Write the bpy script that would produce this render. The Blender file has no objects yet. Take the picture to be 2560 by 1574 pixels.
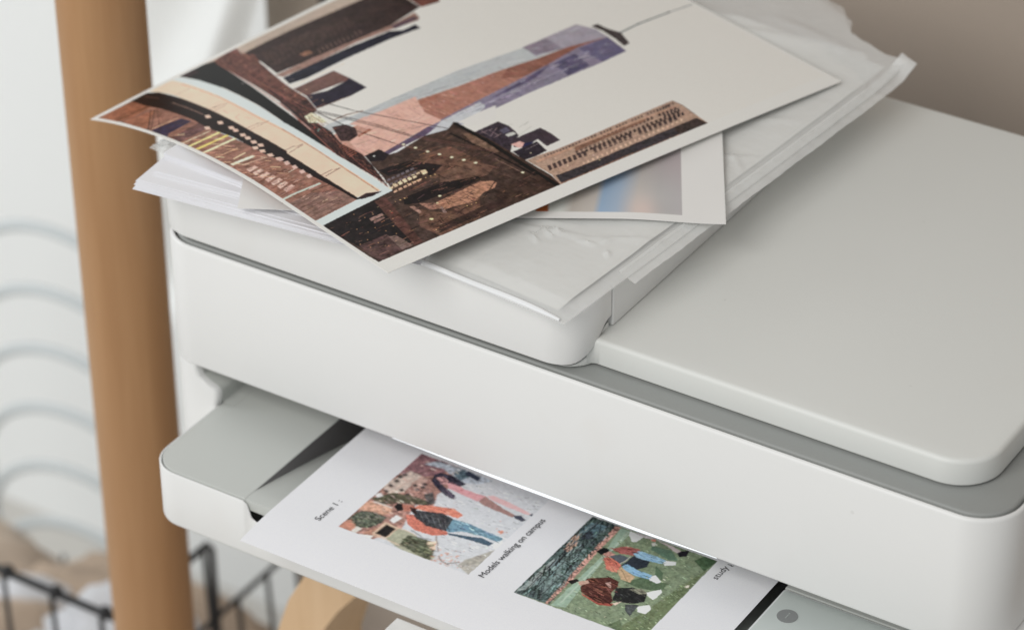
import bpy, bmesh, math, random
import numpy as np
from mathutils import Vector, Matrix

S = bpy.context.scene
C = bpy.context.collection
random.seed(11)
RNG = np.random.default_rng(7)

# ------------------------------------------------------------------ camera
cam_data = bpy.data.cameras.new("camera")
cam = bpy.data.objects.new("camera", cam_data)
C.objects.link(cam)
RIGHT = Vector((0.843483, 0.537108, -0.007181)); DOWN = Vector((0.288905, -0.464890, -0.836905)); FWD = Vector((-0.452847, 0.703841, -0.547300))
CAM = Vector((0.831251, -0.991932, 0.944892))
cam.matrix_world = Matrix((
    (RIGHT.x, -DOWN.x, -FWD.x, CAM.x),
    (RIGHT.y, -DOWN.y, -FWD.y, CAM.y),
    (RIGHT.z, -DOWN.z, -FWD.z, CAM.z),
    (0, 0, 0, 1)))
cam_data.sensor_fit = 'HORIZONTAL'
cam_data.sensor_width = 36.0
cam_data.lens = 112.5
cam_data.clip_start = 0.05
cam_data.clip_end = 60
cam_data.dof.use_dof = True
cam_data.dof.focus_distance = 1.405
cam_data.dof.aperture_fstop = 7.8
S.camera = cam

# ------------------------------------------------------------------ light
world = bpy.data.worlds.new("World")
S.world = world
world.use_nodes = True
bg = world.node_tree.nodes["Background"]
bg.inputs[0].default_value = (0.95, 0.98, 1.0, 1)
bg.inputs[1].default_value = 0.42

def area(name, loc, target, sx, sy, power, col):
    L = bpy.data.lights.new(name, 'AREA')
    L.shape = 'RECTANGLE'; L.size = sx; L.size_y = sy
    L.energy = power; L.color = col
    o = bpy.data.objects.new(name, L); C.objects.link(o)
    o.location = loc
    d = Vector(target) - Vector(loc)
    o.rotation_euler = d.to_track_quat('-Z', 'Y').to_euler()
    return o
area("window_light", (0.0, -1.85, 1.62), (0.15, 0.1, 0.05), 1.5, 1.3, 33.5, (1.0, 0.98, 0.945))

area("side_fill_light", (-1.75, -0.55, 0.55), (-0.75, 0.7, -0.3), 0.9, 0.9, 11, (0.96, 0.98, 1.0))  # added fill lamp, brightens the pale background at the left

S.view_settings.view_transform = 'Standard'
S.view_settings.look = 'None'
S.view_settings.exposure = 0.0
S.view_settings.gamma = 1.0
S.render.engine = 'CYCLES'

# ------------------------------------------------------------------ helpers
def lin(c):
    c = np.asarray(c, float) / 255.0
    return np.where(c <= 0.04045, c / 12.92, ((c + 0.055) / 1.055) ** 2.4)

def mat(name, col, rough=0.5, spec=0.5, bump=0.0, bscale=800.0, var=0.0, vscale=6.0, emit=None, metal=0.0, coat=0.0, wear=None):
    m = bpy.data.materials.new(name); m.use_nodes = True
    nt = m.node_tree; b = nt.nodes["Principled BSDF"]
    b.inputs["Base Color"].default_value = (*col, 1)
    b.inputs["Roughness"].default_value = rough
    b.inputs["Specular IOR Level"].default_value = spec
    b.inputs["Metallic"].default_value = metal
    b.inputs["Coat Weight"].default_value = coat
    tc = nt.nodes.new("ShaderNodeTexCoord")
    if var:
        n = nt.nodes.new("ShaderNodeTexNoise"); n.inputs["Scale"].default_value = vscale; n.inputs["Detail"].default_value = 5
        nt.links.new(tc.outputs["Object"], n.inputs["Vector"])
        r = nt.nodes.new("ShaderNodeMapRange")
        r.inputs["From Min"].default_value = 0.3; r.inputs["From Max"].default_value = 0.7
        r.inputs["To Min"].default_value = 1 - var; r.inputs["To Max"].default_value = 1 + var
        nt.links.new(n.outputs["Fac"], r.inputs["Value"])
        h = nt.nodes.new("ShaderNodeHueSaturation"); h.inputs["Color"].default_value = (*col, 1)
        nt.links.new(r.outputs["Result"], h.inputs["Value"])
        nt.links.new(h.outputs["Color"], b.inputs["Base Color"])
        if wear:      # faint warm smudges and a few dust specks
            col_in = h.outputs["Color"]
            for sc, lo, hi, fac, cc in ((wear[1], 0.60, 0.78, wear[0], (0.60, 0.50, 0.40)), (260.0, 0.885, 0.91, 0.14, (0.30, 0.29, 0.27))):
                q = nt.nodes.new("ShaderNodeTexNoise"); q.inputs["Scale"].default_value = sc; q.inputs["Detail"].default_value = 3 if sc < 100 else 0
                nt.links.new(tc.outputs["Object"], q.inputs["Vector"])
                mr = nt.nodes.new("ShaderNodeMapRange"); mr.inputs["From Min"].default_value = lo; mr.inputs["From Max"].default_value = hi; mr.inputs["To Max"].default_value = fac
                nt.links.new(q.outputs["Fac"], mr.inputs["Value"])
                mm = nt.nodes.new("ShaderNodeMix"); mm.data_type = 'RGBA'; mm.inputs[7].default_value = (*cc, 1)
                nt.links.new(mr.outputs["Result"], mm.inputs[0]); nt.links.new(col_in, mm.inputs[6]); col_in = mm.outputs[2]
            nt.links.new(col_in, b.inputs["Base Color"])
    if bump:
        n2 = nt.nodes.new("ShaderNodeTexNoise"); n2.inputs["Scale"].default_value = bscale; n2.inputs["Detail"].default_value = 2
        nt.links.new(tc.outputs["Object"], n2.inputs["Vector"])
        bp = nt.nodes.new("ShaderNodeBump"); bp.inputs["Strength"].default_value = bump; bp.inputs["Distance"].default_value = 0.0004
        nt.links.new(n2.outputs["Fac"], bp.inputs["Height"])
        nt.links.new(bp.outputs["Normal"], b.inputs["Normal"])
    if emit:
        b.inputs["Emission Color"].default_value = (*emit[:3], 1)
        b.inputs["Emission Strength"].default_value = emit[3]
    return m

def wood(name, c1, c2, rough=0.5, along='Z', scale=14.0):
    m = mat(name, c1, rough)
    nt = m.node_tree; b = nt.nodes["Principled BSDF"]
    tc = nt.nodes.new("ShaderNodeTexCoord"); mp = nt.nodes.new("ShaderNodeMapping")
    s = {'X': (0.9, scale, scale), 'Y': (scale, 0.9, scale), 'Z': (scale, scale, 0.9)}[along]
    mp.inputs["Scale"].default_value = s
    n = nt.nodes.new("ShaderNodeTexNoise"); n.inputs["Scale"].default_value = 6; n.inputs["Detail"].default_value = 6; n.inputs["Roughness"].default_value = 0.6
    r = nt.nodes.new("ShaderNodeValToRGB")
    r.color_ramp.elements[0].position = 0.3; r.color_ramp.elements[1].position = 0.7
    r.color_ramp.elements[0].color = (*c2, 1); r.color_ramp.elements[1].color = (*c1, 1)
    nt.links.new(tc.outputs["Object"], mp.inputs["Vector"]); nt.links.new(mp.outputs["Vector"], n.inputs["Vector"])
    nt.links.new(n.outputs["Fac"], r.inputs["Fac"]); nt.links.new(r.outputs["Color"], b.inputs["Base Color"])
    bp = nt.nodes.new("ShaderNodeBump"); bp.inputs["Strength"].default_value = 0.15; bp.inputs["Distance"].default_value = 0.001
    nt.links.new(n.outputs["Fac"], bp.inputs["Height"]); nt.links.new(bp.outputs["Normal"], b.inputs["Normal"])
    return m

def link(name, bm, m, parent=None, smooth=True, angle=40):
    bmesh.ops.recalc_face_normals(bm, faces=bm.faces[:])
    me = bpy.data.meshes.new(name); bm.to_mesh(me); bm.free()
    me.materials.append(m)
    o = bpy.data.objects.new(name, me); C.objects.link(o)
    if parent: o.parent = parent
    if smooth:
        me.polygons.foreach_set("use_smooth", [True] * len(me.polygons))
        me.set_sharp_from_angle(angle=math.radians(angle))
    return o

def thing(name, label, cat, loc=(0, 0, 0), group=None):
    o = bpy.data.objects.new(name, None); C.objects.link(o)
    o.empty_display_size = 0.02
    o["label"] = label; o["category"] = cat
    if group: o["group"] = group
    return o

def tag(o, label, cat, group=None):
    o["label"] = label; o["category"] = cat
    if group: o["group"] = group
    return o

def rrect(x0, y0, x1, y1, r, inset=0.0, n=10, per=0):
    """rounded rectangle, CCW from front-left; r = radii (fl, fr, br, bl); per = extra points along each straight edge"""
    x0 += inset; y0 += inset; x1 -= inset; y1 -= inset
    rr = [max(q - inset, 0.0002) for q in r]
    cs = [(x0 + rr[0], y0 + rr[0], rr[0], 180), (x1 - rr[1], y0 + rr[1], rr[1], 270), (x1 - rr[2], y1 - rr[2], rr[2], 0), (x0 + rr[3], y1 - rr[3], rr[3], 90)]
    pts = []
    for k, (cx, cy, q, a0) in enumerate(cs):
        arc = [(cx + q * math.cos(math.radians(a0 + 90 * i / n)), cy + q * math.sin(math.radians(a0 + 90 * i / n))) for i in range(n + 1)]
        pts += arc
        nx = cs[(k + 1) % 4]; a1 = math.radians(nx[3])
        e = (nx[0] + nx[2] * math.cos(a1), nx[1] + nx[2] * math.sin(a1)); s = arc[-1]
        for i in range(1, per + 1):
            t = i / (per + 1); pts.append((s[0] + (e[0] - s[0]) * t, s[1] + (e[1] - s[1]) * t))
    return pts

def loft(bm, rings, cap0=True, cap1=True):
    """rings: list of lists of (x,y,z)"""
    vs = [[bm.verts.new(p) for p in r] for r in rings]
    n = len(rings[0])
    for a, b in zip(vs[:-1], vs[1:]):
        for i in range(n):
            j = (i + 1) % n
            bm.faces.new((a[i], a[j], b[j], b[i]))
    if cap0: bm.faces.new(list(reversed(vs[0])))
    if cap1: bm.faces.new(vs[-1])
    return vs

def slab_rings(box, r, z0, z1, e0=0.0008, e1=0.0015, n=10, per=0, k=4):
    """closed slab with rounded bottom and top edges; box = x0,y0,x1,y1"""
    R = []
    for i in range(k + 1):
        a = math.radians(90 * (1 - i / k)); ins = e0 * (1 - math.cos(a)); z = z0 + e0 * (1 - math.sin(a))
        R.append((ins, z))
    for i in range(k + 1):
        a = math.radians(90 * i / k); ins = e1 * (1 - math.cos(a)); z = z1 - e1 * (1 - math.sin(a))
        R.append((ins, z))
    return [[(x, y, z) for x, y in rrect(*box, r, ins, n, per)] for ins, z in R]

def slab(name, box, r, z0, z1, m, parent=None, e0=0.0008, e1=0.0015, n=10, per=0):
    bm = bmesh.new(); loft(bm, slab_rings(box, r, z0, z1, e0, e1, n, per))
    return link(name, bm, m, parent)

def tube(bm, pts, r, n=10, caps=True):
    P = [Vector(p) for p in pts]; rings = []
    up = Vector((0, 0, 1))
    for i, p in enumerate(P):
        d = (P[min(i + 1, len(P) - 1)] - P[max(i - 1, 0)]).normalized()
        a = d.cross(up)
        if a.length < 1e-3: a = d.cross(Vector((1, 0, 0)))
        a.normalize(); b = d.cross(a)
        q = r[i] if isinstance(r, (list, tuple)) else r
        rings.append([tuple(p + a * q * math.cos(2 * math.pi * k / n) + b * q * math.sin(2 * math.pi * k / n)) for k in range(n)])
    loft(bm, rings, caps, caps)

def grid(bm, f, nu, nv, uvf=None):
    """f(i,j)->xyz for i in 0..nu, j in 0..nv"""
    V = [[bm.verts.new(f(i / nu, j / nv)) for j in range(nv + 1)] for i in range(nu + 1)]
    lay = bm.loops.layers.uv.new("uv") if uvf else None
    for i in range(nu):
        for j in range(nv):
            F = bm.faces.new((V[i][j], V[i + 1][j], V[i + 1][j + 1], V[i][j + 1]))
            if uvf:
                for lp, (a, b) in zip(F.loops, ((i, j), (i + 1, j), (i + 1, j + 1), (i, j + 1))):
                    lp[lay].uv = uvf(a / nu, b / nv)
    return V

def sheet(bm, f, nu, nv, t, uvf=None):
    """thin closed sheet: top surface f, bottom t lower"""
    T = [[bm.verts.new(f(i / nu, j / nv)) for j in range(nv + 1)] for i in range(nu + 1)]
    B = [[bm.verts.new(Vector(f(i / nu, j / nv)) - Vector((0, 0, t))) for j in range(nv + 1)] for i in range(nu + 1)]
    lay = bm.loops.layers.uv.new("uv") if uvf else None
    def face(vs, ids):
        F = bm.faces.new(vs)
        if lay:
            for lp, (a, b) in zip(F.loops, ids): lp[lay].uv = uvf(a / nu, b / nv)
    for i in range(nu):
        for j in range(nv):
            ids = ((i, j), (i + 1, j), (i + 1, j + 1), (i, j + 1))
            face([T[a][b] for a, b in ids], ids)
            face([B[a][b] for a, b in reversed(ids)], list(reversed(ids)))
    for i in range(nu):
        for j in (0, nv):
            ids = ((i, j), (i + 1, j)); face([T[i][j], T[i + 1][j], B[i + 1][j], B[i][j]], (ids[0], ids[1], ids[1], ids[0]))
    for j in range(nv):
        for i in (0, nu):
            ids = ((i, j), (i, j + 1)); face([T[i][j], T[i][j + 1], B[i][j + 1], B[i][j]], (ids[0], ids[1], ids[1], ids[0]))

def smoothstep(t):
    t = min(max(t, 0.0), 1.0); return t * t * (3 - 2 * t)

# ------------------------------------------------------------------ print painter (flat ink on paper)
def vnoise(h, w, cell, seed):
    r = np.random.default_rng(seed); acc = np.zeros((h, w)); amp = 1.0; tot = 0
    for o in range(3):
        c = max(cell / (2 ** o), 1.0)
        gh, gw = int(h / c) + 3, int(w / c) + 3
        g = r.random((gh, gw)) * 2 - 1
        y = np.arange(h) / c; x = np.arange(w) / c
        yi = y.astype(int); xi = x.astype(int); fy = (y - yi)[:, None]; fx = (x - xi)[None, :]
        a = g[yi][:, xi]; b = g[yi][:, xi + 1]; cc = g[yi + 1][:, xi]; dd = g[yi + 1][:, xi + 1]
        acc += amp * ((a * (1 - fx) + b * fx) * (1 - fy) + (cc * (1 - fx) + dd * fx) * fy); tot += amp; amp *= 0.7
    return acc / tot * 1.6

def blur(img, r):
    k = np.exp(-0.5 * (np.arange(-3 * r, 3 * r + 1) / max(r * 0.7, 0.6)) ** 2); k /= k.sum(); n = len(k) // 2
    for ax in (0, 1):
        pad = [(0, 0)] * 3; pad[ax] = (n, n); p = np.pad(img, pad, mode='edge'); out = np.zeros_like(img)
        for i, q in enumerate(k):
            sl = [slice(None)] * 3; sl[ax] = slice(i, i + img.shape[ax]); out += q * p[tuple(sl)]
        img = out
    return img

def paint(text, wm, hm, ppm, white, gain, warp=0.0, detail=0.0, sat=1.0, gam=1.0):
    """draw the traced ink shapes on a sheet wm x hm metres at ppm pixels per metre; returns linear albedo"""
    w, h = int(wm * ppm), int(hm * ppm); img = np.empty((h, w, 3)); img[:] = lin(white)
    NZ = [vnoise(h, w, c, 5 + c) for c in (5, 14, 60)]; grain = np.random.default_rng(3).normal(0, 1, (h, w))
    k = ppm * 1e-4
    mask = np.zeros((h, w)); cur = [img]; RS = np.random.default_rng(77)
    def fill(P, col, amp, ns):
        x0 = max(int(P[:, 0].min()), 0); x1 = min(int(P[:, 0].max()) + 2, w); y0 = max(int(P[:, 1].min()), 0); y1 = min(int(P[:, 1].max()) + 2, h)
        if x1 <= x0 or y1 <= y0: return
        X = np.arange(x0, x1)[None, :] + 0.5; Y = np.arange(y0, y1)[:, None] + 0.5
        ins = np.zeros((y1 - y0, x1 - x0), bool); Q = np.roll(P, -1, 0)
        for (ax, ay), (bx, by) in zip(P, Q):
            if ay == by: continue
            c = (ay > Y) != (by > Y); xc = ax + (Y - ay) * (bx - ax) / (by - ay)
            ins ^= c & (X < xc)
        if col is None: mask[y0:y1, x0:x1][ins] = 1; return
        sub = cur[0][y0:y1, x0:x1]; c = np.broadcast_to(lin(col), sub.shape)
        if amp:
            c = c * np.clip(1 + amp * 1.5 * (NZ[ns][y0:y1, x0:x1] + 0.35 * NZ[0][y0:y1, x0:x1]), 0.15, 2.2)[..., None]
        sub[ins] = c[ins]
    for row in text.strip().split("\n"):
        t, c, a, n, pts = (row.split(" ") + [""])[:5]
        a = float(a)
        if t == 'b':
            mk = mask[..., None]
            img = np.where(mk > 0, blur(img * mk, int(a)) / np.maximum(blur(mk, int(a)), 1e-3), img); cur[0] = img; continue
        col = [int(q) for q in c.split(",")] if t != 'm' else None
        P = np.array([[float(q) for q in s.split(",")] for s in pts.split()[0].split(";")]) * k
        if t == 'm': fill(P, None, 0, 0)
        elif t == 'p': fill(P, col, a, int(float(n)))
        elif t == 's':      # many short strokes inside a polygon: first pair = stroke vector
            dv = P[0]; G = P[1:]; hw = max(a * 0.022 * ppm / 1000, 0.4); lo, hi = G.min(0), G.max(0); m = int(float(n)); tries = 0
            nrm = np.array([-dv[1], dv[0]]) / max(np.hypot(*dv), 1e-6)
            while m > 0 and tries < 20000:
                tries += 1; q = lo + (hi - lo) * RS.random(2); A, B = G, np.roll(G, -1, 0)
                c = (A[:, 1] > q[1]) != (B[:, 1] > q[1]); xc = A[:, 0] + (q[1] - A[:, 1]) * (B[:, 0] - A[:, 0]) / np.where(A[:, 1] == B[:, 1], 1e-9, B[:, 1] - A[:, 1])
                if not (np.count_nonzero(c & (q[0] < xc)) & 1): continue
                m -= 1; e = dv * RS.uniform(0.35, 1.3) / 2 + nrm * RS.normal(0, 0.06) * np.hypot(*dv); w_ = hw * RS.uniform(0.6, 1.4)
                cl = np.clip(np.array(col) * (1 + RS.normal(0, 0.22)) + RS.normal(0, 5, 3), 0, 255)
                fill(np.array([q - e + nrm * w_, q + e + nrm * w_, q + e - nrm * w_, q - e - nrm * w_]), cl, 0, 0)
        elif t == 'l':
            hw = max(a * 0.022 * ppm / 1000, 0.5)
            for A, B in zip(P[:-1], P[1:]):
                d = B - A; L = np.hypot(*d)
                if L < 1e-6: continue
                nrm = np.array([-d[1], d[0]]) / L * hw
                fill(np.array([A + nrm, B + nrm, B - nrm, A - nrm]), col, 0, 0)
        elif t == 'd':
            r = max(a * 0.03 * ppm / 1000, 0.7)
            for q in P: fill(np.array([q + r * np.array([math.cos(s), math.sin(s)]) for s in np.linspace(0, 6.283, 9)[:-1]]), col, 0, 0)
    img = np.where(mask[..., None] > 0, img, lin(white))
    if warp:
        fx = vnoise(h, w, 9, 71) * warp * mask; fy = vnoise(h, w, 9, 72) * warp * mask
        yy, xx = np.mgrid[0:h, 0:w]
        img = img[np.clip(np.rint(yy + fy), 0, h - 1).astype(int), np.clip(np.rint(xx + fx), 0, w - 1).astype(int)]
    if detail:
        lum = img.mean(-1); wgt = mask * np.clip(1.1 - 1.9 * lum, 0.02, 1)
        dt = 0.55 * vnoise(h, w, 4, 81) + 0.6 * vnoise(h, w, 11, 82)
        img = img * np.clip(1 + detail * (wgt * dt)[..., None], 0.3, 2.0)
        tint = np.stack([vnoise(h, w, 16, 91), vnoise(h, w, 16, 92) * 0.5, vnoise(h, w, 16, 93)], -1)
        img = img * (1 + 0.22 * detail * wgt[..., None] * tint)
        img = blur(img, 1)
    img = img * (1 + 0.02 * grain[..., None])
    wl = lin(white); g_ = img.mean(-1, keepdims=True); img = g_ + (img - g_) * sat
    img = wl * np.clip(img / wl, 0.001, 1.4) ** gam
    return np.clip(img * gain - 0.006, 0.004, 0.86)

def ink_material(name, arr, rough=0.45, coat=0.0):
    h, w, _ = arr.shape
    im = bpy.data.images.new(name, w, h, float_buffer=True, alpha=False)
    im.colorspace_settings.name = 'Linear Rec.709'
    px = np.ones((h, w, 4), np.float32); px[..., :3] = arr
    im.pixels.foreach_set(px.ravel()); im.update(); im.pack()
    m = mat(name, (0.8, 0.8, 0.8), rough, 0.14, coat=coat)
    nt = m.node_tree; t = nt.nodes.new("ShaderNodeTexImage"); t.image = im; t.extension = 'EXTEND'
    u = nt.nodes.new("ShaderNodeUVMap"); u.uv_map = "uv"
    nt.links.new(u.outputs["UV"], t.inputs["Vector"]); nt.links.new(t.outputs["Color"], nt.nodes["Principled BSDF"].inputs["Base Color"])
    return m

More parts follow.
